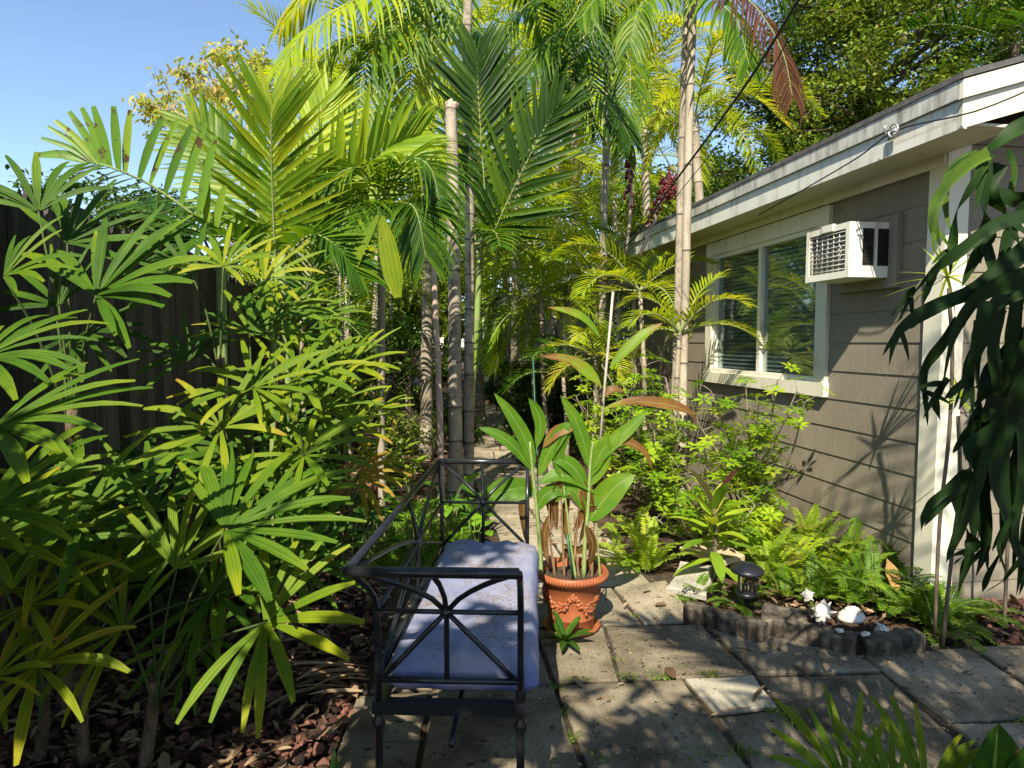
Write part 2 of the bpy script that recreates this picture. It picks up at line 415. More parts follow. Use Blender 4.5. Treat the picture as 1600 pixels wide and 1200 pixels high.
def cushion_mat():
    m, nt, b = nmat('faded_lavender_cloth'); o = objc(nt)
    c = ramp(nt, noi(nt, o, 3.0, 4), [(.3, (.095, .130, .33)), (.7, (.135, .175, .39))])
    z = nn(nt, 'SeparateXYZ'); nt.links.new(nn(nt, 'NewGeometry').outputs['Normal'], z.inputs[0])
    n1 = noi(nt, o, 75, 4, .75); n2 = noi(nt, o, 7, 4)
    d = math_(nt, 'ADD', n1, math_(nt, 'MULTIPLY', math_(nt, 'SUBTRACT', n2, .5), .45))
    c = mixc(nt, math_(nt, 'MULTIPLY', ramp(nt, noi(nt, o, 5, 5), [(.38, (0, 0, 0)), (.62, (1, 1, 1))]), .5), c, (.40, .36, .38))
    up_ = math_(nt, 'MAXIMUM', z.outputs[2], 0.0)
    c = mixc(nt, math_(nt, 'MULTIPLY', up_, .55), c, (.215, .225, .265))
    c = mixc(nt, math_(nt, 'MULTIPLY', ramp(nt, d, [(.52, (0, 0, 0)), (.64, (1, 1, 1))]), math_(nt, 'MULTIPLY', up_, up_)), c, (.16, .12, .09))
    w_ = noi(nt, stretch(nt, o, (1, 1, 1)), 420, 2)
    nt.links.new(c, b.inputs['Base Color']); b.inputs['Roughness'].default_value = .9; b.inputs['Specular IOR Level'].default_value = .15
    bump(nt, b, math_(nt, 'ADD', w_, math_(nt, 'MULTIPLY', n1, .6)), .25, .003)
    return m
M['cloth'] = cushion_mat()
M['terra'] = surf('terracotta_plastic', [(.3, (.19, .058, .024)), (.55, (.27, .080, .029)), (.75, (.30, .10, .042))], 7, 8, .5, .06, .002, spec=.35, speck=((.20, .07, .03), 40, .72))
M['potsoil'] = surf('potting_soil', [(.3, (.02, .014, .01)), (.7, (.07, .05, .035))], 30, 6, .95, .8, .01)
M['shell'] = surf('white_shell', [(.3, (.36, .34, .29)), (.6, (.52, .50, .45)), (.8, (.58, .57, .54))], 14, 6, .6, .3, .004, speck=((.25, .22, .17), 60, .7))
M['bluepot'] = flat('cobalt_glass', (.01, .012, .09), .15, 0, .6)
# ---- bark
def bark(name, stops, ring=(.06, .055, .045), scale=6, rough=.85, lichen=.0):
    m, nt, b = nmat(name); o = geop(nt)
    n = noi(nt, stretch(nt, o, (1, 1, .35)), scale, 7, .62)
    c = ramp(nt, n, stops)
    c = mixc(nt, math_(nt, 'SUBTRACT', 1.0, attr(nt, 'tint')), c, ring)
    if lichen:
        n2 = noi(nt, o, 7, 6, .7); c = mixc(nt, math_(nt, 'MULTIPLY', ramp(nt, n2, [(.5, (0, 0, 0)), (.6, (1, 1, 1))]), lichen), c, (.055, .045, .03))
    fine = noi(nt, o, 90, 4, .7); c = mixc(nt, .35, c, ramp(nt, fine, [(.3, (.1, .1, .1)), (.7, (.9, .9, .9))]), 'OVERLAY')
    nt.links.new(c, b.inputs['Base Color']); b.inputs['Roughness'].default_value = rough; b.inputs['Specular IOR Level'].default_value = .2
    bump(nt, b, math_(nt, 'ADD', n, math_(nt, 'MULTIPLY', fine, .4)), .45, .012)
    return m
M['bark'] = bark('grey_palm_bark', [(.3, (.20, .165, .12)), (.55, (.34, .29, .22)), (.75, (.44, .39, .31))], lichen=.55)
M['barkp'] = bark('pale_palm_bark', [(.3, (.24, .20, .15)), (.55, (.36, .31, .24)), (.75, (.45, .40, .32))])
M['barkd'] = bark('brown_bark', [(.3, (.06, .045, .032)), (.7, (.17, .13, .09))], scale=9)
M['cane'] = bark('green_cane', [(.3, (.13, .19, .05)), (.7, (.22, .29, .09))], (.20, .19, .10))
M['withered'] = surf('withered_stalk', [(.3, (.10, .055, .025)), (.7, (.24, .15, .07))], 12, 6, .85, .4, .004, st=(4, 4, 1), coord='pos')
M['pole'] = surf('grey_bamboo', [(.3, (.22, .19, .16)), (.7, (.42, .38, .33))], 8, 6, .8, .3, .004, st=(6, 6, 1), coord='pos')
M['stake'] = surf('pink_grey_wood', [(.3, (.30, .20, .15)), (.6, (.46, .34, .28)), (.8, (.52, .42, .36))], 4, 7, .8, .5, .008, st=(8, 8, .8), coord='pos')
M['fibre'] = surf('brown_fibre', [(.3, (.05, .035, .022)), (.7, (.20, .14, .09))], 9, 8, .95, 1.0, .02, st=(4, 4, 1), coord='pos')
M['petiole'] = bark('dark_petiole', [(.3, (.035, .055, .018)), (.7, (.08, .12, .03))], (.05, .05, .02))
M['twig'] = surf('pale_twig', [(.3, (.20, .16, .11)), (.7, (.38, .32, .24))], 12, 5, .8, .3, .004, coord='pos')
# ---- foliage: tint 0 dark .. 1 dead
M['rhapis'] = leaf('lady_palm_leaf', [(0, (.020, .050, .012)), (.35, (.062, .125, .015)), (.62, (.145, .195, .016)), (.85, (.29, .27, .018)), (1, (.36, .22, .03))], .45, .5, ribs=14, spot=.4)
M['dkpalm'] = leaf('painted_shade_leaflet', [(0, (.008, .022, .006)), (.5, (.022, .050, .008)), (1, (.10, .15, .018))], .38, .45, spot=.25, spec=.15)  # near-black greens: the shade on the upright fronds is put into the colour
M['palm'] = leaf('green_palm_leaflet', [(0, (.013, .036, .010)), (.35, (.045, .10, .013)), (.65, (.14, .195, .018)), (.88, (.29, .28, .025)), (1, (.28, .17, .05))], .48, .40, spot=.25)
M['palmy'] = leaf('painted_sunlit_leaflet', [(0, (.08, .15, .022)), (.4, (.19, .26, .026)), (.7, (.34, .35, .032)), (1, (.46, .36, .06))], .52, .42)  # brighter, yellower twin of the palm leaf; sunlight is painted into its colour
M['blemish'] = leaf('blemished_palm_leaflet', [(0, (.04, .09, .02)), (.5, (.11, .19, .03)), (1, (.28, .27, .05))], .42, .4, blotch=((.085, .05, .02), 17, .58))
M['canna'] = leaf('broad_green_leaf', [(0, (.03, .075, .010)), (.45, (.085, .175, .018)), (.7, (.19, .25, .025)), (.84, (.25, .115, .03)), (1, (.13, .055, .022))], .5, .42, ribs=34, ribk=.25, spot=.45, mid=(.26, .34, .10))
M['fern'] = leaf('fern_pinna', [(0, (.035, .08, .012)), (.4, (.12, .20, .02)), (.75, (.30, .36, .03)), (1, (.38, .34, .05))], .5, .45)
M['scheff'] = leaf('umbrella_shrub_leaf', [(0, (.022, .055, .010)), (.4, (.10, .185, .016)), (.75, (.27, .34, .028)), (1, (.42, .36, .05))], .45, .32, spec=.45)
M['bush'] = leaf('dark_shrub_leaf', [(0, (.012, .026, .007)), (.45, (.042, .075, .014)), (.8, (.12, .155, .024)), (1, (.24, .21, .05))], .35, .4)
M['tree'] = leaf('small_tree_leaf', [(0, (.03, .042, .010)), (.45, (.075, .11, .020)), (.8, (.17, .215, .040)), (1, (.27, .23, .07))], .35, .4)
M['treey'] = leaf('pale_tree_leaf', [(0, (.16, .20, .05)), (.5, (.34, .33, .10)), (.85, (.46, .38, .15)), (1, (.46, .28, .11))], .45, .5)
M['stag'] = leaf('leathery_fern_frond', [(0, (.005, .014, .005)), (.5, (.016, .038, .011)), (.8, (.11, .16, .035)), (1, (.14, .08, .03))], .24, .55, ribs=3, ribk=.3, spot=.5, spec=.16)
M['ti'] = leaf('ti_leaf', [(0, (.09, .022, .03)), (.3, (.05, .065, .025)), (.6, (.14, .22, .035)), (.85, (.30, .34, .05)), (1, (.40, .14, .10))], .45, .35)
M['drac'] = leaf('dracaena_leaf', [(0, (.09, .16, .03)), (.5, (.30, .36, .05)), (1, (.48, .44, .10))], .45, .4)
M['ground'] = leaf('broad_ground_leaf', [(0, (.012, .035, .01)), (.45, (.05, .12, .018)), (.8, (.17, .30, .025)), (1, (.33, .33, .04))], .42, .36, mid=(.20, .28, .08))
M['litter'] = leaf('dry_leaf', [(0, (.07, .04, .022)), (.5, (.20, .13, .075)), (1, (.36, .26, .16))], .2, .7)
M['red'] = leaf('red_dead_leaflet', [(0, (.03, .02, .010)), (.5, (.11, .04, .02)), (1, (.20, .10, .045))], .4, .5)
M['berry'] = flat('red_fruit', (.12, .010, .012), .5)
M['moss'] = leaf('joint_moss', [(0, (.03, .06, .012)), (.6, (.11, .17, .025)), (1, (.2, .22, .05))], .3, .7)
M['grass'] = leaf('bright_lawn_blade', [(0, (.06, .14, .02)), (1, (.20, .32, .035))], .45, .5)
# ============================================================ GROUND AND PAVING
rng = random.Random(7)
g = MB()
g.quad((-60, -30, -.03), (60, -30, -.03), (60, 220, -.03), (-60, 220, -.03))
tag(g.build('ground', M['soil'], smooth=False), kind='structure')
def prism(mb, poly, z0, z1, mat=0, tint=.5, bev=.008, rough=0):
    """slab from a plan polygon with a small chamfer, edges slightly chipped"""
    P = [V((p[0], p[1], 0)) for p in poly]
    c = sum(P, V((0, 0, 0))) / len(P)
    ring = []
    for i, a in enumerate(P):
        b = P[(i + 1) % len(P)]; n = max(2, int((b - a).length / .07))
        for k in range(n):
            q = a.lerp(b, k / n)
            if rough and k: q = q + (c - q).normalized() * abs(rng.gauss(0, rough))
            ring.append(q)
    n = len(ring); vs = []
    for q in ring: vs.append(V((q.x, q.y, z0)))
    for q in ring: vs.append(V((q.x, q.y, z1 - bev)))
    for q in ring:
        d = (c - q).normalized(); vs.append(V((q.x + d.x * bev, q.y + d.y * bev, z1)))
    fs = [tuple(range(2 * n, 3 * n))]
    for r in (0, 1):
        for k in range(n):
            k2 = (k + 1) % n; fs.append((r * n + k, r * n + k2, r * n + n + k2, r * n + n + k))
    mb.add(vs, fs, mat, tint)
def shrink(poly, d):
    c = sum((V(p) for p in poly), V((0, 0, 0))) / len(poly)
    return [V(p) + (c - V(p)).normalized() * d for p in poly]
G = lambda *a: [gnd(*q) for q in a]
slabs = [
    (G((835, 982), (943, 979), (967, 1062), (868, 1067)), .45, 0), (G((946, 978), (1095, 973), (1177, 1052), (969, 1062)), .35, 0),
    (G((1100, 973), (1252, 962), (1378, 1048), (1181, 1052)), .38, 0), (G((868, 1069), (1066, 1060), (1250, 1300), (952, 1300)), .42, 0),
    (G((1069, 1060), (1178, 1055), (1216, 1103), (1118, 1115)), .9, 1), (G((1121, 1118), (1217, 1106), (1345, 1240), (1200, 1240)), .38, 0),
    (G((1182, 1056), (1379, 1051), (1600, 1245), (1352, 1245)), .25, 0), (G((1342, 1020), (1512, 1010), (1680, 1120), (1482, 1127)), .5, 0),
    (G((1516, 1010), (1760, 1004), (1980, 1110), (1685, 1119)), .5, 0), (G((1485, 1131), (1700, 1122), (1900, 1260), (1640, 1250)), .55, 0),
    (G((958, 916), (1040, 906), (1092, 970), (1006, 974)), .75, 0), (G((862, 922), (955, 917), (1003, 974), (944, 976)), .6, 0),
    (G((700, 990), (832, 983), (864, 1067), (680, 1075)), .4, 0), (G((675, 1079), (864, 1070), (946, 1300), (640, 1300)), .45, 0),
    (G((558, 1085), (670, 1079), (634, 1300), (480, 1300)), .35, 0), (G((610, 995), (696, 990), (676, 1074), (575, 1081)), .35, 0),
    (G((640, 925), (770, 920), (800, 980), (612, 990)), .4, 0), (G((775, 920), (858, 918), (940, 975), (806, 980)), .5, 0),
]
pv = MB()
for poly, t, k in slabs:
    prism(pv, shrink(poly, .006), -.05, rng.uniform(-.004, .004), k, t, .007, .004)
# the path back between the palms: two slabs a row, narrowing with distance
rows = [(915, 800, 1022), (872, 790, 985), (836, 778, 950), (806, 762, 918), (782, 752, 893), (762, 745, 870), (744, 740, 852), (729, 736, 838), (716, 734, 828), (704, 734, 820), (694, 736, 814), (685, 739, 810), (676, 741, 806), (668, 744, 802), (661, 745, 799), (654, 747, 796), (647, 748, 793), (640, 749, 789), (632, 750, 783)]
for (y0, l0, r0), (y1, l1, r1) in zip(rows, rows[1:]):
    k0 = rng.uniform(.42, .58)
    m0, m1 = lerp(l0, r0, k0), lerp(l1, r1, k0)
    for q in (((l0, y0), (m0, y0), (m1, y1), (l1, y1)), ((m0, y0), (r0, y0), (r1, y1), (m1, y1))):
        prism(pv, shrink(G(*q), .012), -.05, rng.uniform(-.006, .006), 0, rng.uniform(.55, .95), .007, .004)
tag(pv.build('paving', [M['conc'], M['conc_l']], smooth=False), kind='structure')
jt = MB()
jt.add([V((p.x, p.y, -.016)) for p in G((470, 1330), (560, 1080), (640, 915), (850, 905), (1045, 895), (1100, 955), (1260, 950), (1350, 1010), (1800, 990), (2300, 1250), (1900, 1330))], [tuple(range(11))])
jt.add([V((p.x, p.y, -.019)) for p in [gnd(l - 6, y) for y, l, r in rows] + [gnd(r + 6, y) for y, l, r in reversed(rows)]], [tuple(range(2 * len(rows)))])
tag(jt.build('path_base', M['joint'], smooth=False), kind='structure')
# ============================================================ HOUSE
C0 = V((2.61, 3.90, 0)); Wd = V((-.158, .9874, 0)); Od = V((-.9874, -.158, 0))
def hf(s, o, z): return C0 + Wd * s + Od * o + V((0, 0, z))
house = thing('house', 'long single storey house in taupe lap siding with cream trim and low roof', 'house', C0)
COURSE, WT = .214, 2.80
WIN = (1.06, 3.05, 1.18, 2.62)
DOOR = (5.3, 6.9, .5, 2.55); WIN2 = (8.55, 9.5, 1.3, 2.3)
def lap(mb, fr, s0, s1, z0, z1):
    k = math.floor((z0 - CAMH) / COURSE)
    while CAMH + k * COURSE < z1 - 1e-4:
        a, b = CAMH + k * COURSE, CAMH + (k + 1) * COURSE
        za, zb = max(a, z0), min(b, z1)
        oa, ob = lerp(.016, .009, (za - a) / COURSE), lerp(.016, .009, (zb - a) / COURSE)
        # underside lip then face
        mb.add([fr(s0, oa, za), fr(s1, oa, za), fr(s1, ob, zb), fr(s0, ob, zb), fr(s0, 0, za), fr(s1, 0, za), fr(s0, 0, zb), fr(s1, 0, zb)],
               [(0, 1, 2, 3), (4, 5, 1, 0), (4, 0, 3, 6), (1, 5, 7, 2)], 0, .5)
        k += 1
wl = MB()
ops = [WIN, DOOR, WIN2]; s = 0.0
for (a, b, c, d) in ops:
    lap(wl, hf, s, a, -.05, WT); lap(wl, hf, a, b, -.05, c); lap(wl, hf, a, b, d, WT); s = b
lap(wl, hf, s, 24, -.05, WT)
wl.build('wall', M['siding'], house, smooth=False)
gf = lambda s, o, z: C0 - Od * s - Wd * o + V((0, 0, z))     # gable end: s runs away from the corner, o towards the camera
gw = MB(); TANR = .30
lap(gw, gf, 0, 6.0, -.05, 2.78)
gw.add([gf(0, .0, 2.78), gf(6, 0, 2.78), gf(6, 0, 2.78 + 6 * TANR)], [(0, 1, 2)])
k = 0
while 2.78 + k * COURSE < 4.5:
    z0, z1 = 2.78 + k * COURSE, 2.78 + (k + 1) * COURSE
    gw.add([gf((z0 - 2.78) / TANR, .024, z0), gf(6, .024, z0), gf(6, .006, z1), gf(min(6, (z1 - 2.78) / TANR), .006, z1)], [(0, 1, 2, 3)]); k += 1
gw.build('gable_wall', M['siding'], house, smooth=False)
cb = MB()
cb.box(-.034, .105, .0, .034, 0, WT, fr=hf); cb.box(-.02, .115, .0, .036, 0, 2.82, fr=gf)
cb.build('corner_board', M['trim'], house, smooth=False)
EO, EZ0, EZ1, NE = .40, 2.69, 2.93, .50     # eave overhang, fascia bottom, top, gable overhang
fa = MB()
fa.box(-NE, 24, EO - .03, EO, EZ0, EZ0 + .145, fr=hf)
fa.box(-NE, 24, EO - .005, EO + .022, EZ0 + .148, EZ1, 1, fr=hf)
fa.build('fascia', [M['fascia'], M['drip']], house, smooth=False)
rk = MB()
def gr(s, o, z): return gf(s, o, z + (s + EO) * TANR)        # raked frame
rk.box(-EO - .0, 7, NE - .03, NE + .002, EZ0, EZ0 + .145, fr=gr)
rk.box(-EO - .022, 7, NE - .005, NE + .024, EZ0 + .148, EZ1, fr=gr)
rk.build('rake_board', M['trim'], house, smooth=False)
sf = MB()
sf.box(-NE + .03, 24, .03, EO - .03, EZ0 + .03, EZ0 + .045, fr=hf)
sf.box(-EO + .0, 7, .03, NE - .03, EZ0 + .05, EZ0 + .065, fr=gr)
sf.box(-.02, 24, .026, .05, WT - .15, WT, 1, fr=hf)
sf.build('soffit', [M['soffit'], M['trim']], house, smooth=False)
rf = MB()
rf.hexa([hf(-NE - .03, EO + .03, EZ1), hf(24, EO + .03, EZ1), hf(24, -5.5, EZ1 + (5.5 + EO) * TANR), hf(-NE - .03, -5.5, EZ1 + (5.5 + EO) * TANR),
         hf(-NE - .03, EO + .03, EZ1 + .03), hf(24, EO + .03, EZ1 + .03), hf(24, -5.5, EZ1 + .03 + (5.5 + EO) * TANR), hf(-NE - .03, -5.5, EZ1 + .03 + (5.5 + EO) * TANR)])
rf.hexa([hf(-NE - .03, -5.5, EZ1 + 1.77), hf(24, -5.5, EZ1 + 1.77), hf(24, -11, EZ1), hf(-NE - .03, -11, EZ1),
         hf(-NE - .03, -5.5, EZ1 + 1.8), hf(24, -5.5, EZ1 + 1.8), hf(24, -11, EZ1 + .03), hf(-NE - .03, -11, EZ1 + .03)])
rf.build('roof', M['roofing'], house, smooth=False)
def window(W, name, split, casing=.115, blinds=True):
    a, b, c, d = W
    f = MB()
    cs = casing
    f.box(a - .02, b + .02, .0, .045, d - cs, d + .02, fr=hf)                   # head
    f.box(a - .035, b + .035, .0, .060, c - .0, c + cs * .95, fr=hf)            # sill board
    f.box(a - .02, a + cs, .0, .043, c + cs * .95, d - cs, fr=hf); f.box(b - cs, b + .02, .0, .043, c + cs * .95, d - cs, fr=hf)
    fo = f.build('window', M['trim'], house, smooth=False)
    i0, i1, j0, j1 = a + cs, b - cs, c + cs * .95, d - cs
    sa = MB(); t = .038
    sa.box(i0, i1, -.06, .018, j1 - t, j1, fr=hf); sa.box(i0, i1, -.06, .022, j0, j0 + t, fr=hf)
    sa.box(i0, i0 + t, -.06, .018, j0 + t, j1 - t, fr=hf); sa.box(i1 - t, i1, -.06, .018, j0 + t, j1 - t, fr=hf)
    for q in split:
        m = lerp(i0, i1, q); sa.box(m - .026, m + .026, -.055, .012, j0 + t, j1 - t, fr=hf)
    sa.build('sash', M['white'], fo, smooth=False)
    gl = MB(); gl.box(i0 + t, i1 - t, -.028, -.022, j0 + t, j1 - t, fr=hf); gl.build('pane', M['pane'], fo, smooth=False)
    if blinds:
        bl = MB(); z = j0 + t + .01
        while z < j1 - t:
            bl.hexa([hf(i0 + .01, -.070, z), hf(i1 - .01, -.070, z), hf(i1 - .01, -.090, z + .034), hf(i0 + .01, -.090, z + .034), hf(i0 + .01, -.067, z), hf(i1 - .01, -.067, z), hf(i1 - .01, -.087, z + .034), hf(i0 + .01, -.087, z + .034)]); z += .040
        bl.build('blind', M['blind'], fo, smooth=False)
    dk = MB(); dk.box(i0 - .05, i1 + .05, -.75, -.7, j0 - .05, j1 + .05, fr=hf)
    dk.quad(hf(i0, -.06, j0), hf(i1, -.06, j0), hf(i1, -.7, j0 - .05), hf(i0, -.7, j0 - .05)); dk.quad(hf(i0, -.06, j1), hf(i1, -.06, j1), hf(i1, -.7, j1 + .05), hf(i0, -.7, j1 + .05))
    dk.quad(hf(i0, -.06, j0), hf(i0, -.06, j1), hf(i0 - .05, -.7, j1), hf(i0 - .05, -.7, j0)); dk.quad(hf(i1, -.06, j0), hf(i1, -.06, j1), hf(i1 + .05, -.7, j1), hf(i1 + .05, -.7, j0))
    dk.build('reveal', M['dark'], fo, smooth=False)
window(WIN, 'window', (.5,)); window(DOOR, 'window', (.5,), .10, False); window(WIN2, 'window', (.5,), .09, False)
# ---- air conditioner
ac = thing('air_conditioner', 'old white box air conditioner with wire grille, stuck through the taupe wall', 'air conditioner', hf(.63, .1, 2.2))
a0, a1, ao, az0, az1 = .40, .86, .33, 2.03, 2.39
c = MB(); t = .018
c.box(a0, a1, .0, ao, az1 - t, az1, fr=hf); c.box(a0, a1, .0, ao, az0, az0 + t, fr=hf)
c.box(a1 - t, a1, .0, ao, az0 + t, az1 - t, fr=hf)                 # far side sheet
# near side: frame with two louvre openings
c.box(a0, a0 + t, .0, .020, az0 + t, az1 - t, fr=hf); c.box(a0, a0 + t, ao - .085, ao, az0 + t, az1 - t, fr=hf)
c.box(a0, a0 + t, .135, .155, az0 + t, az1 - t, fr=hf)
c.box(a0 + .001, a0 + t, .02, ao - .085, az0 + t, az0 + .075, fr=hf); c.box(a0 + .001, a0 + t, .02, ao - .085, az1 - .04, az1 - t, fr=hf)
# face frame
c.box(a0, a1, ao - .002, ao + .014, az0, az0 + .045, fr=hf); c.box(a0, a1, ao - .002, ao + .014, az1 - .04, az1, fr=hf)
c.box(a0, a0 + .035, ao - .002, ao + .014, az0 + .045, az1 - .04, fr=hf); c.box(a1 - .035, a1, ao - .002, ao + .014, az0 + .045, az1 - .04, fr=hf)
c.box(.56, .68, ao - .002, ao + .024, az1 - .035, az1 + .012, fr=hf)
c.build('casing', M['white'], ac, smooth=False)
lv = MB()
z = az0 + .08
while z < az1 - .045:
    lv.hexa([hf(a0 + .018, .02, z + .006), hf(a0 + .018, ao - .085, z + .006), hf(a0 + .006, ao - .085, z), hf(a0 + .006, .02, z), hf(a0 + .018, .02, z + .008), hf(a0 + .018, ao - .085, z + .008), hf(a0 + .006, ao - .085, z + .002), hf(a0 + .006, .02, z + .002)]); z += .012
lv.box(a0 + .02, a0 + .026, .02, ao - .085, az0 + .02, az1 - .02, fr=hf)
lv.build('side_louver', M['louver'], ac, smooth=False)
gb = MB(); gb.box(a0 + .03, a1 - .03, ao - .04, ao - .03, az0 + .04, az1 - .035, fr=hf)
gb.build('coil_panel', surf('dusty_coil', [(.3, (.10, .095, .08)), (.7, (.19, .18, .15))], 30, 4, .8, .3, .003), ac, smooth=False)
gm = MB()
for k in range(7):
    q = lerp(a0 + .05, a1 - .05, k / 6); tube(gm, [hf(q, ao + .004, az0 + .04), hf(q, ao + .004, az1 - .036)], .0032, 6)
for k in range(9):
    q = lerp(az0 + .06, az1 - .055, k / 8); tube(gm, [hf(a0 + .03, ao + .008, q), hf(a1 - .03, ao + .008, q)], .0028, 6)
for r in (.06, .10, .135):
    tube(gm, [hf(.63 + r * math.cos(x * .2), ao - .024, 2.215 + r * math.sin(x * .2)) for x in range(-2, 20)], .004, 6)
gm.build('grille', M['wire'], ac)
mf = MB(); q0, q1, z0, z1 = a0 - .075, a1 + .06, az0 - .07, az1 + .045
mf.box(q0, a0, .0, .055, z0, z1, fr=hf); mf.box(a1, q1, .0, .055, z0, z1, fr=hf); mf.box(a0, a1, .0, .056, az1, z1, fr=hf); mf.box(a0, a1, .0, .056, z0, az0, fr=hf)
mf.build('mounting_frame', M['siding'], ac, smooth=False)
# ---- cables
def cable(name, pts, r, label, n=24):
    m = MB(); tube(m, cat_rom(pts, n), r, 6)
    return tag(m.build(name, M['cable'], loc=V(pts[0])), label, 'cable')
hk = hf(-.02, EO + .03, 2.80)
cable('service_cable', [at(1262, -24, 3.4), at(1165, 133, 4.1), at(1050, 290, 5.2), at(985, 378, 6.6), hf(5.6, EO + .03, 2.78)], .0085, 'thick black cable slanting from the sky down to the eave')
cable('thin_wire', [at(1275, -24, 3.5), at(1180, 150, 4.2), at(1062, 300, 5.3), at(990, 385, 6.8), hf(5.9, EO + .03, 2.75)], .0035, 'thin dark wire running just beside the thick slanting cable')
cable('eave_wire', [at(1680, 108, 3.2), at(1530, 172, 3.25), hf(-.12, EO + .05, 2.80), hf(.25, EO + .035, 2.74), hf(.9, EO + .005, 2.68), hf(1.6, .3, 2.66)], .0045, 'black wire hooked along the fascia near the house corner')
m = MB(); c = hf(-.06, EO + .03, 2.80)
tube(m, [c + Od * .0, c + Od * .05, c + Od * .06 + V((0, 0, .03)), c + Od * .03 + V((0, 0, .05))], .006, 8)
tube(m, [c + Od * .04 + (Wd * math.cos(x) + V((0, 0, 1)) * math.sin(x)) * .035 - Wd * .05 for x in [i * .5 for i in range(14)]], .006, 8)
m.box(-.08, -.02, EO + .022, EO + .03, 2.77, 2.83, fr=hf)
tag(m.build('cable_hook', M['steel'], loc=c), 'small steel hook on the fascia holding the black wire', 'hook')
# ============================================================ FENCE
FX0 = -1.78
def ff(s, o, z): return V((FX0, 0, 0)) + V((-.158, .9874, 0)) * s + V((.9874, .158, 0)) * o + V((0, 0, z))
fence = thing('plank_fence', 'tall dark weathered plank fence along the shady side of the garden', 'fence', ff(3, 0, 0))
fb = MB(); s = .8; i = 0
while s < 21:
    wd = rng.uniform(.125, .15); tp = 2.28 + rng.uniform(-.04, .05); l = rng.uniform(-.012, .012)
    if not (3.98 < s < 4.03):
        fb.hexa([ff(s, 0, -.05), ff(s + wd, 0, -.05), ff(s + wd, .022, -.05), ff(s, .022, -.05),
             ff(s + l, 0, tp - .06), ff(s + l + wd, 0, tp - .06), ff(s + l + wd, .022, tp - .06), ff(s + l, .022, tp - .06)], 0, rng.random())
        fb.hexa([ff(s + l, 0, tp - .0599), ff(s + l + wd, 0, tp - .0599), ff(s + l + wd, .022, tp - .0599), ff(s + l, .022, tp - .0599),
             ff(s + l + .03, 0, tp), ff(s + l + wd - .03, 0, tp), ff(s + l + wd - .03, .022, tp), ff(s + l + .03, .022, tp)], 0, rng.random())
    s += wd + rng.choice((.003, .004, .006, .012))
fb.build('board_panel', M['fence'], fence, smooth=False)
r_ = MB()
for z in (.45, 1.25, 2.0): r_.box(.8, 21, -.04, -.002, z, z + .09, fr=ff)
r_.build('rail', M['fence'], fence, smooth=False)
for k in range(9):
    p_ = MB(); q = .9 + k * 2.4; p_.box(q, q + .09, -.13, -.042, -.05, 2.15, fr=ff); p_.build('post', M['fence'], fence, smooth=False)
# ============================================================ BENCH
rng = random.Random(21)
BO = V((-.432, 2.0, 0)); bx = V((1, -.039, 0)).normalized(); by = V((.039, 1, 0)).normalized()
def bf(x, y, z): return BO + bx * x + by * y + V((0, 0, z))
bench = thing('garden_bench', 'dark wrought metal settee with flared crossed-bar arms and back beside the path', 'bench', bf(.23, .7, 0))
BWD, BLN, ZS, ZB, ZH, ZT, FL, FB = .46, 1.40, .436, .515, .742, .932, .17, .045
def flare(z): t = max(0, (z - ZH) / (ZT - ZH)); return t ** 1.7
def arm(sign):
    m = MB(); y0 = 0 if sign < 0 else BLN
    q = lambda x, z: bf(x - (FB * flare(z) * max(0, 1 - x / BWD)), y0 + sign * FL * flare(z), z)
    zz = [ZS, .6, ZH, .80, .85, .90, ZT]
    tube(m, [q(0, z) for z in zz], .0105, 8); tube(m, [q(BWD, z) for z in zz], .0105, 8)
    tube(m, [q(-.0, ZT), q(BWD, ZT)], .0165, 10)
    tube(m, [q(0, ZH), q(BWD, ZH)], .0085, 8); tube(m, [q(0, ZB), q(BWD, ZB)], .0105, 8)
    h = BWD * .485
    tube(m, [q(h, z) for z in [ZB, .62, ZH, .8, .86, ZT - .01]], .0088, 8)
    for xe in (0.02, BWD - .02):
        tube(m, [q(lerp(h, xe, t), lerp(ZH, ZT - .012, t ** .8)) for t in (0, .2, .4, .6, .8, 1)], .0088, 8)
        tube(m, [q(lerp(h, xe, t), lerp(ZH, ZB + .01, t)) for t in (0, .25, .5, .75, 1)], .0088, 8)
    vs, fs = ICO[2]; m.add([q(h, ZH) + p * .019 for p in vs], fs)
    m.build('armrest', M['metal'], bench)
arm(-1); arm(1)
m = MB()
qb = lambda y, z: bf(-FB * flare(z), y + (FL * flare(z) * (2 * y / BLN - 1)), z)
tube(m, [qb(0, ZT), qb(BLN, ZT)], .0135, 10); tube(m, [qb(0, ZH), qb(BLN, ZH)], .0085, 8); tube(m, [qb(0, ZB), qb(BLN, ZB)], .0095, 8)
for yc in (BLN * .5,):
    tube(m, [qb(yc, z) for z in (ZS, .6, ZH, .8, .86, ZT)], .0088, 8)
    vs, fs = ICO[2]; m.add([qb(yc, ZH) + p * .019 for p in vs], fs)
    for ye in (.02, BLN - .02):
        tube(m, [qb(lerp(yc, ye, t), lerp(ZH, ZT - .012, t ** .8)) for t in (0, .2, .4, .6, .8, 1)], .0088, 8)
        tube(m, [qb(lerp(yc, ye, t), lerp(ZH, ZB + .01, t)) for t in (0, .25, .5, .75, 1)], .0088, 8)
m.build('backrest', M['metal'], bench)
m = MB()
m.box(-.018, BWD + .018, -.016, .016, ZS - .03, ZS + .012, fr=bf); m.box(-.018, BWD + .018, BLN - .016, BLN + .016, ZS - .03, ZS + .012, fr=bf)
m.box(-.016, .016, .016, BLN - .016, ZS - .028, ZS + .010, fr=bf); m.box(BWD - .016, BWD + .016, .016, BLN - .016, ZS - .028, ZS + .010, fr=bf)
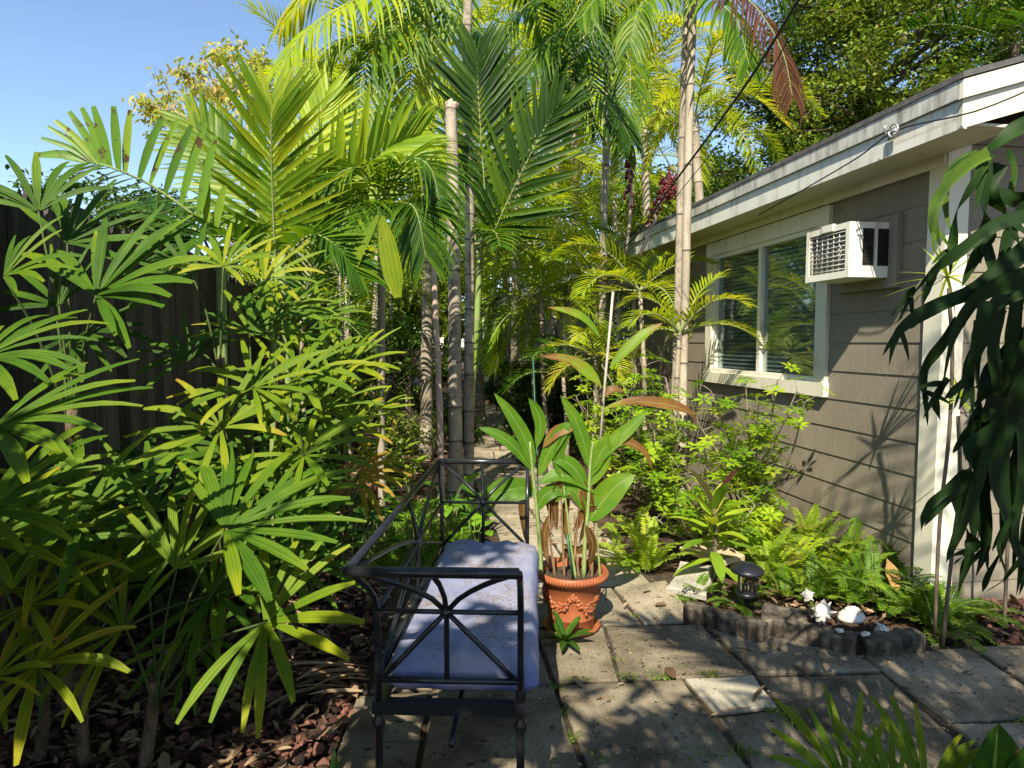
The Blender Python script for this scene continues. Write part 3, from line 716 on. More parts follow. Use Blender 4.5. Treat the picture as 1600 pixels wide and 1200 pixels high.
for k in range(7): m.box(.016, BWD - .016, .16 + k * .18, .19 + k * .18, ZS - .006, ZS + .004, fr=bf)
m.build('seat_frame', M['metal'], bench, smooth=False)
for x in (0, BWD):
    for y in (0, BLN):
        m = MB(); c = bf(x, y, 0)
        lathe(m, [(.018, 0), (.018, .02), (.0125, .03), (.0135, ZS - .09), (.021, ZS - .075), (.022, ZS - .06), (.014, ZS - .045), (.014, ZS - .028)], c, 14)
        m.build('leg', M['metal'], bench)
m = MB(); tube(m, [bf(.235, .0, .30), bf(.235, BLN, .30)], .010, 8); tube(m, [bf(0, 0.01, .30), bf(BWD, .01, .30)], .001, 4); tube(m, [bf(0, BLN, .30), bf(BWD, BLN, .30)], .009, 8)
m.build('stretcher', M['metal'], bench)
# cushion: puffed box with seams and sag
m = MB(); NX, NY = 26, 60; top = {}; vs = []; fs = []
x0, x1, y0, y1 = .020, .518, .030, 1.335
def cz(u, v_):
    e = min(u, 1 - u) * (x1 - x0); f = min(v_, 1 - v_) * (y1 - y0)
    r = .04; ex = 1 - max(0, 1 - e / r) ** 2.2; ey = 1 - max(0, 1 - f / r) ** 2.2
    n = noise.noise(V((u * 3, v_ * 8, 3.3))) * .010 + noise.noise(V((u * 9, v_ * 24, 1.3))) * .004
    k = (ex * ey) ** .5 if ex > 0 and ey > 0 else 0
    wr = math.exp(-f / .10) * .012 * math.sin(u * 31 + 4 * noise.noise(V((u * 4, 0, 0))))
    return ZS + .055 + (.085 + n + .006 * math.sin(PI * u) - .02 * v_) * k + wr * k
for i in range(NX + 1):
    for j in range(NY + 1):
        u, v_ = i / NX, j / NY
        u2 = .5 + (u - .5) * (1 + .0 * v_); bow = .012 * noise.noise(V((u * 2, v_ * 5, 9)))
        vs.append(bf(lerp(x0, x1, u2) + bow * (abs(u - .5) * 2) ** 3, lerp(y0, y1, v_) + .012 * noise.noise(V((u * 6, v_ * 2, 4))) * (abs(v_ - .5) * 2) ** 4, cz(u, v_)))
nt_ = len(vs)
for i in range(NX + 1):
    for j in range(NY + 1):
        u, v_ = i / NX, j / NY
        e = min(u, 1 - u) * (x1 - x0); f = min(v_, 1 - v_) * (y1 - y0); k = min(1, min(e, f) / .04)
        p = vs[i * (NY + 1) + j]; droop_ = 0.0
        vs.append(V((p.x, p.y, min(p.z - .004, ZS + .055 - .048 * k + .006 * noise.noise(V((u * 8, v_ * 20, 7)))))))
I = lambda i, j: i * (NY + 1) + j
for i in range(NX):
    for j in range(NY):
        fs.append((I(i, j), I(i + 1, j), I(i + 1, j + 1), I(i, j + 1)))
        fs.append((nt_ + I(i, j), nt_ + I(i, j + 1), nt_ + I(i + 1, j + 1), nt_ + I(i + 1, j)))
for i in range(NX):
    fs.append((I(i + 1, 0), I(i, 0), nt_ + I(i, 0), nt_ + I(i + 1, 0))); fs.append((I(i, NY), I(i + 1, NY), nt_ + I(i + 1, NY), nt_ + I(i, NY)))
for j in range(NY):
    fs.append((I(0, j), I(0, j + 1), nt_ + I(0, j + 1), nt_ + I(0, j))); fs.append((I(NX, j + 1), I(NX, j), nt_ + I(NX, j), nt_ + I(NX, j + 1)))
m.add(vs, fs)
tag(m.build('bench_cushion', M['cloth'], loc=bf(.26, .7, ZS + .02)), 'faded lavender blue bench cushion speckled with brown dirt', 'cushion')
# ============================================================ POT WITH CANNA
PC = V(((895 - 800) / 1000 * 3.52, 3.52, 0))
pot = thing('terracotta_pot', 'round terracotta coloured planter with moulded garland and thick rim', 'pot', PC)
m = MB(); PH = .335
lathe(m, [(.0, .004), (.118, .004), (.126, .02), (.129, .07), (.134, .074), (.134, .084), (.131, .09), (.150, .20), (.163, PH - .06), (.176, PH - .055), (.190, PH - .045), (.199, PH - .03), (.201, PH - .012), (.196, PH), (.186, PH + .001), (.176, PH - .012), (.170, PH - .05), (.160, PH - .07), (0, PH - .07)], PC, 64)
m.build('body', M['terra'], pot)
m = MB()
for k in range(64):       # gadrooned bead round the rim
    a = 2 * PI * k / 64; vs, fs = ICO[1]; c = PC + V((.199 * math.cos(a), .199 * math.sin(a), PH - .022)); m.add([c + V((p.x * .0085, p.y * .0085, p.z * .015)) for p in vs], fs)
m.build('rim_beading', M['terra'], pot)
m = MB()
for sw in range(5):
    a0 = sw * 2 * PI / 5 - .35
    for k in range(34):
        t = k / 33; a = a0 + t * 2 * PI / 5; z = .235 - .085 * math.sin(PI * t); r = .131 + (.163 - .131) * (z - .09) / (PH - .15)
        for j in range(2):
            c = PC + V(((r + .002) * math.cos(a), (r + .002) * math.sin(a), z + rng.uniform(-.022, .022) * (.5 + math.sin(PI * t)))); blob(m, c, rng.uniform(.006, .0125), rng, 1, .2)
m.build('garland', M['terra'], pot)
m = MB(); lathe(m, [(0, PH - .045), (.08, PH - .043), (.171, PH - .05)], PC, 32); m.build('potting_soil', M['potsoil'], pot)
m = MB(); lathe(m, [(.0, .0), (.15, .0), (.162, .02), (.158, .022), (.13, .01), (0, .012)], PC, 40); m.build('saucer', M['terra'], pot)
canna = thing('canna_plant', 'leafy canna with broad green and scorched orange leaves growing in the terracotta pot', 'plant', PC + V((0, 0, .3)))
CY_ = 3.5
def cl(pts, W, tint, prof=p_ell, seg=10, nrm=(0, -.75, .6), fold=.22, tip=.05, wave=.12, twist=0, wr=.03):
    m = MB(); P = [at(p[0], p[1], p[2] if len(p) > 2 else CY_) for p in pts]
    ribbon(m, cat_rom(P, seg), W * .95, prof, V(nrm), fold=fold, tint=tint, tip=tip, wave=wave, twist=twist)
    m.build('leaf', M['canna'], canna)
def stem(pts, r0, r1, mat, name='stem', par=None):
    m = MB(); P = cat_rom([at(p[0], p[1], p[2] if len(p) > 2 else CY_) for p in pts], 14)
    tube(m, P, [lerp(r0, r1, i / 14) for i in range(15)], 8, tint=.9); m.build(name, M[mat], par or canna)
stem([(846, 905), (843, 845), (838, 790), (832, 735), (828, 690)], .013, .007, 'cane'); stem([(912, 905), (914, 850), (919, 790), (922, 730), (926, 690)], .013, .007, 'cane')
stem([(900, 905), (893, 860), (886, 800), (878, 740)], .009, .005, 'cane'); stem([(938, 905), (934, 850), (930, 790)], .007, .005, 'cane')
# green leaves of the two fresh shoots
cl([(834, 735), (822, 690), (800, 650), (772, 614)], .085, .42); cl([(836, 740), (805, 700), (775, 678), (748, 668)], .07, .36)
cl([(842, 745), (858, 705), (880, 672), (892, 660)], .085, .45); cl([(840, 770), (800, 765), (775, 772), (752, 790)], .15, .40, nrm=(0, -.9, .3))
cl([(834, 772), (815, 762), (790, 768), (770, 782)], .12, .46, nrm=(0, -.95, .2)); cl([(842, 755), (870, 742), (900, 748), (930, 772)], .09, .40)
cl([(922, 735), (912, 690), (896, 650), (876, 618)], .085, .42); cl([(925, 735), (948, 700), (985, 668), (1012, 642)], .085, .46); cl([(924, 745), (940, 705), (955, 690), (968, 672)], .09, .5)
cl([(920, 815), (940, 785), (965, 758), (992, 742)], .155, .48, nrm=(-.2, -.95, .25), seg=12); cl([(918, 770), (900, 735), (880, 720), (858, 716)], .09, .42)
cl([(886, 760), (872, 720), (880, 690), (895, 668)], .07, .44)
cl([(838, 800), (850, 775), (872, 765), (890, 778)], .09, .4); cl([(915, 800), (900, 770), (885, 765), (868, 785)], .08, .44, nrm=(0, -.9, .4)); cl([(922, 760), (940, 730), (948, 700), (946, 672)], .075, .5); cl([(838, 700), (845, 665), (838, 640), (826, 622)], .07, .45)
# scorched ones
cl([(940, 604), (915, 580), (885, 562), (843, 556)], .075, .72, tip=.22, fold=.45, wave=.3); cl([(940, 640), (985, 628), (1040, 632), (1078, 645), (1088, 668)], .062, .80, tip=.2, fold=.4, wave=.35)
cl([(945, 700), (975, 690), (1005, 705), (1020, 735)], .05, .84, tip=.12, fold=.35); cl([(848, 700), (868, 676), (890, 668), (900, 664)], .07, .84, tip=.15)
cl([(945, 618), (958, 608), (975, 612)], .05, .92); cl([(938, 528), (915, 500), (890, 487), (855, 480)], .05, .58, tip=.3, fold=.4)
cl([(952, 575), (980, 545), (1010, 520), (1035, 505)], .065, .58, tip=.28, fold=.3)
# withered stalks and hanging brown blades
for (a, b, c_, d_) in ((868, 905, 858, 775), (882, 905, 876, 742), (905, 905, 898, 800), (893, 905, 905, 760), (925, 905, 930, 800)):
    stem([(a, b), (lerp(a, c_, .5) + rng.uniform(-5, 5), lerp(b, d_, .5)), (c_, d_)], .008, .003, 'withered', 'withered_stalk')
for P in ([(876, 745), (866, 780), (870, 830)], [(905, 765), (916, 800), (905, 850)], [(900, 740), (918, 770), (928, 800)], [(830, 740), (818, 790), (822, 850)], [(930, 720), (938, 760), (930, 800)], [(880, 850), (905, 858), (925, 845)], [(870, 880), (885, 862), (902, 866)], [(860, 800), (850, 840), (856, 880)], [(915, 820), (926, 850), (920, 885)], [(888, 770), (880, 810), (888, 850)], [(900, 830), (910, 800), (935, 790)], [(852, 770), (862, 800), (858, 835)]):
    m = MB(); ribbon(m, cat_rom([at(*p, 3.52 + rng.uniform(-.05, .05)) for p in P], 8), .05, p_ell, V((rng.uniform(-.5, .5), -1, 0)), fold=.5, tint=rng.uniform(.86, 1.0), tip=.1, wave=.3); m.build('dead_leaf', M['canna'], canna)
def stakething(pts, Y, r, mat, label):
    m = MB(); P = [at(x, y, Y) for x, y in pts]; tube(m, P, r, 8, tint=.9); return tag(m.build('plant_stake', M[mat], loc=P[0]), label, 'stake', 'stakes in the terracotta pot')
M['greenstake'] = flat('green_stake', (.015, .09, .05), .5)
stakething([(850, 905), (842, 800), (833, 560)], 3.58, .0035, 'greenstake', 'tall thin dark green stake rising behind the left canna shoot')
stakething([(895, 905), (886, 835)], 3.44, .006, 'greenstake', 'short teal plant stake at the front of the pot')
stakething([(934, 740), (945, 600), (958, 456)], 3.62, .0075, 'pole', 'pale grey bamboo pole leaning up out of the pot')
# ============================================================ BED BY THE HOUSE: edging, stones, lamp, shells
def scallop(c0, c1, label, wd=.085, h=.088, z0=0):
    m = MB(); c0, c1 = V((c0.x, c0.y, 0)), V((c1.x, c1.y, 0)); d = (c1 - c0); L = d.length; d.normalize(); sd = V((-d.y, d.x, 0)); n = max(3, round(L / .062))
    ring = []
    N = n * 8
    for i in range(N + 1):
        t = i / N; ring.append(c0 + d * (L * t) - sd * (wd / 2 + .014 * abs(math.sin(PI * n * t))))
    for i in range(N + 1):
        t = 1 - i / N; ring.append(c0 + d * (L * t) + sd * (wd / 2 + .014 * abs(math.sin(PI * n * t))))
    k = len(ring); cen = (c0 + c1) / 2; vs = []
    lev = [(-.05, 1), (h * .5, 1), (h - .012, 1), (h, .86)]
    for z, q in lev:
        for p in ring:
            ax = c0 + d * (p - c0).dot(d); vs.append(V((lerp(ax.x, p.x, q), lerp(ax.y, p.y, q), z0 + z + .012 * noise.noise(p * 14 + V((0, 0, z * 9))))))
    fs = [tuple(range(3 * k, 4 * k))]
    for r in range(3):
        for i in range(k): fs.append((r * k + i, r * k + (i + 1) % k, (r + 1) * k + (i + 1) % k, (r + 1) * k + i))
    m.add(vs, fs)
    return tag(m.build('edging_block', M['edge'], smooth=False, loc=cen), label, 'edging block', 'scalloped edging blocks round the fern bed')
scallop(gnd(1072, 965), gnd(1196, 1002), 'scalloped concrete edging block below the solar lamp, nearest the pot'); scallop(gnd(1190, 985), gnd(1338, 1020), 'long scalloped concrete edging block in front of the white shells')
scallop(gnd(1345, 1020), gnd(1436, 1012), 'short scalloped edging block at the red lava end of the bed'); scallop(gnd(1192, 966), gnd(1262, 982), 'scalloped edging block set back in second row by the shells', z0=-.01)
def flagstone(px, h, tilt, mat, label, Y0=None):
    pts = [gnd(*p, h) for p in px]; m = MB(); c = sum(pts, V((0, 0, 0))) / len(pts)
    pr = MB(); prism(pr, pts, 0, .04, 0, .5, .008, .008)
    mt = Matrix.Rotation(tilt[0], 3, 'X') @ Matrix.Rotation(tilt[1], 3, 'Y')
    pr.v = [c + mt @ (V((p[0], p[1], p[2] + h - .03)) - c) for p in pr.v]
    return tag(pr.build('flat_stone', M[mat], smooth=False, loc=c), label, 'stone')
flagstone([(1062, 856), (1110, 838), (1164, 868), (1130, 876), (1085, 862)], .15, (.05, .0), 'stone', 'tan flat stone lying highest among the ferns behind the lamp')
flagstone([(1042, 916), (1062, 884), (1122, 890), (1104, 925)], .05, (.12, 0), 'stoneg', 'square grey slab leaning in the ferns by the path edge')
flagstone([(1220, 905), (1262, 895), (1275, 912), (1240, 920)], .03, (0, .1), 'stone', 'small ochre stone half buried beside the solar lamp')
for (x, y, r, l) in ((1101, 963, .042, 'larger dark river pebble on the paving beside the edging'), (1123, 974, .038, 'smaller dark river pebble lying nearer the edging block')):
    m = MB(); p = gnd(x, y); blob(m, p + V((0, 0, .014)), r, rng, 3, .06, sq=(1, .8, .38), fr=.8); tag(m.build('pebble', M['pebble'], loc=p), l, 'pebble', 'dark pebbles on the paving')
# solar lamp
LP = gnd(1166, 955); lamp = thing('solar_lamp', 'black solar path lamp with domed cap and clear barrel among the ferns', 'lamp', LP)
m = MB(); lathe(m, [(0, .295), (.045, .291), (.055, .282), (.09, .262), (.098, .248), (.094, .240), (.05, .238), (0, .238)], LP, 32); m.build('cap', M['black'], lamp)
m = MB(); lathe(m, [(0, .2965), (.040, .2925), (.040, .2935), (0, .2985)], LP, 4); m.build('solar_panel', flat('solar_cell', (.02, .022, .05), .2, .2), lamp, smooth=False)
m = MB(); lathe(m, [(.050, .24), (.048, .115)], LP, 28); m.build('glass_barrel', M['lampglass'], lamp)
m = MB(); lathe(m, [(0, .12), (.058, .12), (.06, .105), (.05, .09), (.02, .08), (.018, -.05), (0, -.06)], LP, 24)
for k in range(6):
    a = k * PI / 3 + .2; tube(m, [LP + V((.054 * math.cos(a), .054 * math.sin(a), .245)), LP + V((.054 * math.cos(a), .054 * math.sin(a), .112))], .0042, 6)
for z in (.13, .225): tube(m, [LP + V((.054 * math.cos(k * .35), .054 * math.sin(k * .35), z)) for k in range(19)], .003, 6)
m.build('stand', M['black'], lamp)
m = MB(); lathe(m, [(0, .17), (.012, .17), (.014, .12), (0, .12)], LP, 12); m.build('bulb', M['white'], lamp)
# shells
def conch(c, R, yaw, label, spikes=8, squash=.8):
    m = MB(); c = V(c); rot = Matrix.Rotation(yaw, 3, 'Z') @ Matrix.Rotation(.5, 3, 'Y')
    ns, nk = 40, 22; vs = []
    for i in range(ns + 1):
        t = i / ns
        r = R * (.98 * math.sin(PI * min(1, t * 1.02)) ** .8 * (1 - .45 * t) + .02)
        for k in range(nk):
            a = 2 * PI * k / nk + t * 2.2
            lump = 1 + .42 * max(0, math.cos(a * 3.5 + i)) * math.exp(-((t - .33) / .10) ** 2) + .08 * math.sin(t * 40)
            p = V((r * math.cos(a) * lump, r * math.sin(a) * lump * squash, (t - .45) * 2.3 * R)); vs.append(c + rot @ V((p.z, p.y, p.x)))
    fs = [(i * nk + k, i * nk + (k + 1) % nk, (i + 1) * nk + (k + 1) % nk, (i + 1) * nk + k) for i in range(ns) for k in range(nk)]
    m.add(vs, fs)
    for k in range(spikes):
        a = 2 * PI * k / spikes + .3; d = rot @ V((.25 * math.sin(k * 2), math.sin(a), math.cos(a))).normalized(); b = c + d * R * .5
        tube(m, [b, b + d * R * .4, b + d * R * .85], [R * .26, R * .17, R * .03], 7)
    return tag(m.build('conch_shell', M['shell'], loc=c), label, 'shell', 'white seashells behind the edging')
conch(gnd(1285, 962, .10) + V((0, 0, .02)), .056, .4, 'white spiny conch shell standing leftmost beside the scalloped edging', 9)
conch(gnd(1262, 930, .09), .034, 1.0, 'small cream shell tucked behind the spiny white conch', 5)
conch(gnd(1378, 985, .08), .038, 2.2, 'rounded white shell at the far end of the shell row', 3, .6)
m = MB(); c = gnd(1330, 965, .10)
vs, fs = ICO[3]
m.add([c + V((p.x * .072, p.y * .05, max(p.z, -.25) * .046 + .006 * math.sin(p.x * 22) * (p.z > 0))) for p in vs], fs)
for k in range(16):
    a = rng.uniform(0, 6.28); r_ = rng.uniform(0, .6); blob(m, c + V((.072 * r_ * math.cos(a), .05 * r_ * math.sin(a), .046 * (1 - r_ * r_) ** .5)), rng.uniform(.009, .016), rng, 1, .3)
tag(m.build('domed_shell', M['shell'], loc=c), 'broad domed white shell crusted with barnacle lumps next to the spiny conch', 'shell', 'white seashells behind the edging')
for (x, y, r) in ((1312, 985, .016), (1352, 990, .018)):
    m = MB(); p = gnd(x, y, .10); blob(m, p, r, rng, 2, .25, sq=(1.3, 1, .7)); tag(m.build('shell_fragment', M['shell'], loc=p), 'chalky white piece of broken shell lying among the whole shells', 'shell', 'white shell fragments')
m = MB(); p = gnd(1386, 930, .0); lathe(m, [(0, .0), (.032, 0), (.045, .05), (.036, .09), (.018, .11), (.02, .13), (.014, .13), (.012, .1), (0, .09)], p, 24)
tag(m.build('blue_bottle', M['bluepot'], loc=p), 'small dark cobalt blue glass vase sunk in the ferns', 'vase')
m = MB(); ribbon(m, cat_rom([gnd(1400, 925, .08), gnd(1392, 900, .15) + V((0, 0, .02)), gnd(1385, 885, .2) + V((0, 0, .05))], 8), .09, p_ovate, V((0, -1, .1)), fold=.3, tint=.92, wave=.2)
tag(m.build('yellow_leaf', leaf('ochre_dead_leaf', [(0, (.3, .2, .08)), (1, (.50, .30, .10))], .4, .5), loc=gnd(1392, 920, .1)), 'curled ochre dead leaf standing up among the green ferns', 'leaf')
# ============================================================ LADY PALMS (fan leaves on thin canes) along the fence
rng = random.Random(33)
GRP = 'lady palms along the fence'
def lady(label, base_px, topp, Y, fans, r=.018, base_h=0.0, baseY=None):
    """fans: (x, y, Y, radius px, axis degrees (0 = right, 90 = up), spread, n, tint lo, tint hi, tilt)"""
    top = at(topp[0], topp[1], Y)
    b = gnd(*base_px) if baseY is None else V((at(base_px[0], base_px[1], baseY).x, baseY, 0))
    t = thing('lady_palm', label, 'palm', V((b.x, b.y, 0)), GRP)
    m = MB(); pts = cat_rom([b - V((0, 0, .03)), b.lerp(top, .5) + V((rng.uniform(-.02, .02), rng.uniform(-.02, .02), 0)), top], 18)
    tube(m, pts, [r * (1 + .18 * (i % 2)) * lerp(1.15, .8, i / 18) for i in range(19)], 9, tints=[.9 if i % 2 else .35 for i in range(19)])
    for i in range(60):     # fibrous sheath hairs
        q = lerp(.1, 1, rng.random()); f = q * 18; j = min(17, int(f)); p = pts[j].lerp(pts[j + 1], f - j); d = rvec(rng); d.z = abs(d.z) * .8 + .4
        blade(m, p, d, rvec(rng), rng.uniform(.03, .09), .004, p_spike, 2, .2, tint=.3)
    m.build('cane', M['fibre'], t)
    for (x, y, fy, R, ax, sp, n, lo, hi, tilt) in fans:
        c = at(x, y, fy); L = R * fy / F
        a = math.radians(ax); axis = V((math.cos(a), .25 * rng.uniform(-1, 1), math.sin(a)))
        tilt = min(1.25, tilt + .38); nrm = V((rng.uniform(-.25, .25), -math.cos(tilt), math.sin(tilt)))
        m = MB()
        pc = cat_rom([top + V((rng.uniform(-.01, .01), rng.uniform(-.01, .01), -rng.uniform(0, .12))), top.lerp(c, .5) + V((0, 0, .05 * (c - top).length)), c], 8)
        tube(m, pc, [lerp(.0055, .0035, i / 8) for i in range(9)], 6, 1, .9)
        fan(m, c, axis, nrm, L * 1.08, n + 2, sp, L * rng.uniform(.088, .108), rng, droop=rng.uniform(.35, .85), tint=(lo, hi), tip=.10, cup=.22)
        m.build('fan_leaf', [M['rhapis'], M['petiole']], t)
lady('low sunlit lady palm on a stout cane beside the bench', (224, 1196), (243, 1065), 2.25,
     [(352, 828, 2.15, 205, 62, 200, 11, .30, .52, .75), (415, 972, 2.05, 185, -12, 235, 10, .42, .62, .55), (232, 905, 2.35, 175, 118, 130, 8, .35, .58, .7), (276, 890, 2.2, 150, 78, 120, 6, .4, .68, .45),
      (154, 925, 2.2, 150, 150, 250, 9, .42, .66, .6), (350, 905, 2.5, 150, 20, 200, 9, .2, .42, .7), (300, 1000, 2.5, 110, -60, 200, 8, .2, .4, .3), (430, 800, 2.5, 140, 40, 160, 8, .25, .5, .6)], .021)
lady('leaning lady palm with yellowing low fans at the bottom left', (60, 1180), (70, 1075), 2.0,
     [(46, 945, 1.95, 135, -20, 300, 9, .66, .88, .7), (56, 1042, 1.85, 170, -25, 280, 8, .66, .9, .65), (-10, 1060, 1.8, 110, 0, 200, 7, .5, .8, .5), (-30, 850, 1.9, 190, 10, 190, 9, .4, .62, .7), (105, 955, 2.3, 130, 60, 200, 8, .3, .6, .6)], .018)
lady('lady palm rising outside the frame with big flat fans reaching in', (-80, 1200), (-40, 800), 1.75,
     [(-8, 668, 1.65, 215, 0, 190, 12, .28, .50, .75), (-30, 560, 1.9, 170, 25, 160, 9, .25, .45, .7), (-25, 800, 1.7, 170, 0, 200, 10, .30, .55, .7)], .02)
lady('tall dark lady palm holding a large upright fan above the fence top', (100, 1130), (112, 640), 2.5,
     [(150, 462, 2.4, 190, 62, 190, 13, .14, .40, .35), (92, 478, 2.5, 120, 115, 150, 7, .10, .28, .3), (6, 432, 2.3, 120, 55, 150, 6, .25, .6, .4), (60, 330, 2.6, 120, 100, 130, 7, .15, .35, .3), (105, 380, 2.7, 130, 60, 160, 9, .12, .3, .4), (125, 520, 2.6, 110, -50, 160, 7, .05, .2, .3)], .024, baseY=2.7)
lady('lady palm with a star of dull olive leaflets half way up the fence', (345, 1000), (345, 560), 2.75,
     [(349, 416, 2.7, 92, 85, 250, 11, .35, .85, .45), (396, 606, 2.6, 130, 95, 300, 13, .40, .62, .6), (345, 668, 2.5, 132, 135, 290, 10, .48, .68, .35), (300, 430, 2.8, 110, 120, 180, 8, .15, .35, .4), (300, 560, 2.9, 90, 120, 200, 9, .1, .3, .4)], .022)
lady('yellow tipped lady palm in front of the middle fence boards', (440, 930), (440, 560), 3.0,
     [(412, 437, 3.0, 95, 25, 220, 10, .5, .85, .5), (462, 590, 2.8, 135, 60, 270, 13, .42, .66, .6), (475, 712, 2.5, 130, -30, 330, 11, .42, .64, .6), (430, 500, 3.1, 100, 70, 200, 10, .3, .5, .5), (455, 520, 3.1, 90, 60, 200, 9, .3, .55, .5)], .02)
lady('lady palm farthest along the fence reaching towards the trunks', (535, 870), (535, 620), 3.5,
     [(540, 575, 3.4, 100, 20, 260, 11, .5, .70, .6), (546, 662, 3.2, 85, 40, 280, 11, .55, .75, .6), (520, 590, 3.7, 80, 80, 240, 9, .4, .6, .5), (500, 500, 3.8, 80, 60, 260, 10, .3, .5, .5), (590, 640, 3.6, 60, 10, 240, 9, .5, .7, .5)], .018)
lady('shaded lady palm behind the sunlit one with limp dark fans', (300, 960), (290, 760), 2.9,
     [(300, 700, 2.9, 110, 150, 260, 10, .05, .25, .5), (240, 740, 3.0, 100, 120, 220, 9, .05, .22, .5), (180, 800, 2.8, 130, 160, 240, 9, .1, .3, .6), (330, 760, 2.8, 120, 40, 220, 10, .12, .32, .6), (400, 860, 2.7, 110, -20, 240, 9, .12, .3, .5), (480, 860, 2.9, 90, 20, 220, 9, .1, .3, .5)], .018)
lady('drooping lady palm at the fence foot with a half dead fan', (520, 900), (545, 790), 3.1,
     [(585, 720, 3.6, 60, 200, 200, 8, .8, 1.0, .5), (560, 745, 3.3, 80, -40, 200, 8, .85, 1.0, .4), (600, 722, 3.9, 62, 0, 120, 5, .55, .75, .6), (500, 790, 3.2, 95, -20, 220, 9, .15, .35, .6)], .014)
lady('crowded lady palm filling the bottom left between the sunlit ones', (130, 1190), (135, 1010), 2.15,
     [(130, 800, 2.2, 170, 140, 240, 10, .32, .6, .6), (60, 860, 2.1, 170, 20, 260, 10, .38, .66, .65), (190, 985, 2.1, 150, 170, 220, 8, .4, .7, .5), (20, 760, 2.2, 160, 10, 220, 9, .3, .55, .6), (240, 800, 2.4, 150, 110, 220, 10, .2, .5, .6), (330, 930, 2.4, 130, -10, 260, 9, .25, .5, .6)], .018)
lady('slim lady palm whose fans fill the gap behind the low sunlit one', (400, 1010), (400, 830), 2.7,
     [(400, 760, 2.7, 130, 50, 270, 12, .25, .55, .6), (470, 880, 2.6, 120, -10, 270, 10, .25, .5, .6), (360, 700, 2.9, 120, 120, 240, 10, .15, .45, .5), (440, 660, 2.9, 110, 60, 260, 11, .35, .6, .55), (500, 640, 3.0, 110, 30, 260, 11, .4, .62, .55), (390, 520, 3.0, 100, 80, 260, 11, .3, .6, .5)], .016)
# foreground fan, its cane below the frame
lady('lady palm seedling whose leaflet tips poke up at the lower frame edge', (1400, 1290), (1395, 1262), 1.5,
     [(1330, 1245, 1.42, 150, 105, 105, 7, .42, .60, .35), (1450, 1255, 1.45, 150, 75, 110, 8, .42, .62, .35), (1395, 1265, 1.36, 130, 95, 60, 4, .42, .62, .3)], .012, baseY=1.62)
# dark broad leaf at the lower right corner
pl = thing('philodendron', 'dark glossy heart leaved plant at the lower right corner', 'plant', gnd(1560, 1290))
for (P, W, tn) in (([(1545, 1290), (1552, 1210), (1560, 1130)], .17, .12), ([(1610, 1290), (1600, 1220), (1605, 1160)], .18, .2)):
    m = MB(); ribbon(m, cat_rom([at(*p, 1.45) for p in P], 10), W, p_ovate, V((0, -.75, .7)), fold=.25, tint=tn, wave=.1); m.build('leaf', M['ground'], pl)
# strap rosettes on the ground
def rosette(name, label, base, n, L, W, tint, mat, el=(20, 70), droop=.6, cat='plant', group=None, parts=True, prof=p_lance, fold=.35, tip=.0, pl_=1):
    t = thing(name, label, cat, base, group)
    m = MB()
    for k in range(n):
        az = k * 2.4 + rng.uniform(-.3, .3); e = math.radians(lerp(el[1], el[0], k / n) + rng.uniform(-8, 8))
        d = V((math.cos(az) * math.cos(e), math.sin(az) * math.cos(e), math.sin(e)))
        blade(m, V(base) + V((0, 0, .02)), d, V((-d.x * d.z, -d.y * d.z, 1)), L * rng.uniform(.75, 1.1), W * rng.uniform(.8, 1.15), prof, 6, droop, fold=fold, tint=rng.uniform(*tint), mat=0, tip=tip, pleat=0)
    m.build('leaves', M[mat], t)
    return t
rosette('bromeliad', 'dark green bromeliad with a purplish heart at the foot of the pot', gnd(882, 1000) + V((0, -.05, 0)), 11, .17, .045, (.15, .4), 'ground', (5, 55), .5)
rosette('bromeliad', 'dark strap leaved rosette beneath the near end of the bench', V((-.50, 1.78, .0)), 9, .36, .055, (.1, .35), 'ground', (35, 80), .35)
rosette('bromeliad', 'dark rosette of upright blades behind the far bench arm', gnd(745, 840), 12, .42, .045, (.05, .3), 'ground', (40, 80), .3)
# broad ground leaves round the back of the bench
def patch(name, label, spots, mat, cat='plant', group=None, size=(.12, .22), tint=(.1, .5), hgt=(.1, .4), per=9, spread=.16, prof=p_ovate, asp=.62):
    out = []
    for i, (x, y, k, lo, hi) in enumerate(spots):
        b = gnd(x, y); t = thing(name, label[i] if isinstance(label, list) else label, cat, b, group); m = MB()
        for j in range(int(per * k)):
            az = rng.uniform(0, 6.28); r = spread * k * rng.random() ** .5; h = rng.uniform(*hgt) * k ** .5
            d = V((math.cos(az), math.sin(az), rng.uniform(-.1, .5))).normalized(); p = b + V((math.cos(az) * r, math.sin(az) * r, h)); L = rng.uniform(*size)
            tube(m, [b + V((math.cos(az) * r * .2, math.sin(az) * r * .2, 0)), b.lerp(p, .6) + V((0, 0, .05)), p], [.004, .003, .002], 5, 1, .8, cap=False)
            blade(m, p, d, V((-d.x * .4, -d.y * .4, 1)), L, L * asp, prof, 6, rng.uniform(.3, .9), fold=.18, tint=rng.uniform(lo, hi), tip=.05, wave=.08)
        m.build('leaves', [M[mat], M['cane']], t); out.append(t)
    return out
patch('philodendron', ['dark broad leaved philodendron in the shade behind the bench back', 'dark philodendron clump between lady palms and bench', 'bright lime philodendron glowing just behind the bench back', 'pothos climbing at the foot of the ringed palm trunks', 'pothos with lit yellow green leaves under the far bench arm', 'low dark philodendron beside the dead palm fans', 'pale variegated leaf clump in the sun left of the trunks'],
      [(545, 905, 1.7, .0, .25), (580, 860, 1.5, .0, .3), (648, 862, 1.1, .55, .95), (700, 830, 1.2, .35, .75), (742, 870, .9, .4, .85), (600, 800, 1.2, .05, .4), (640, 770, .8, .8, 1.0)], 'ground', group='philodendrons behind the bench', per=13)
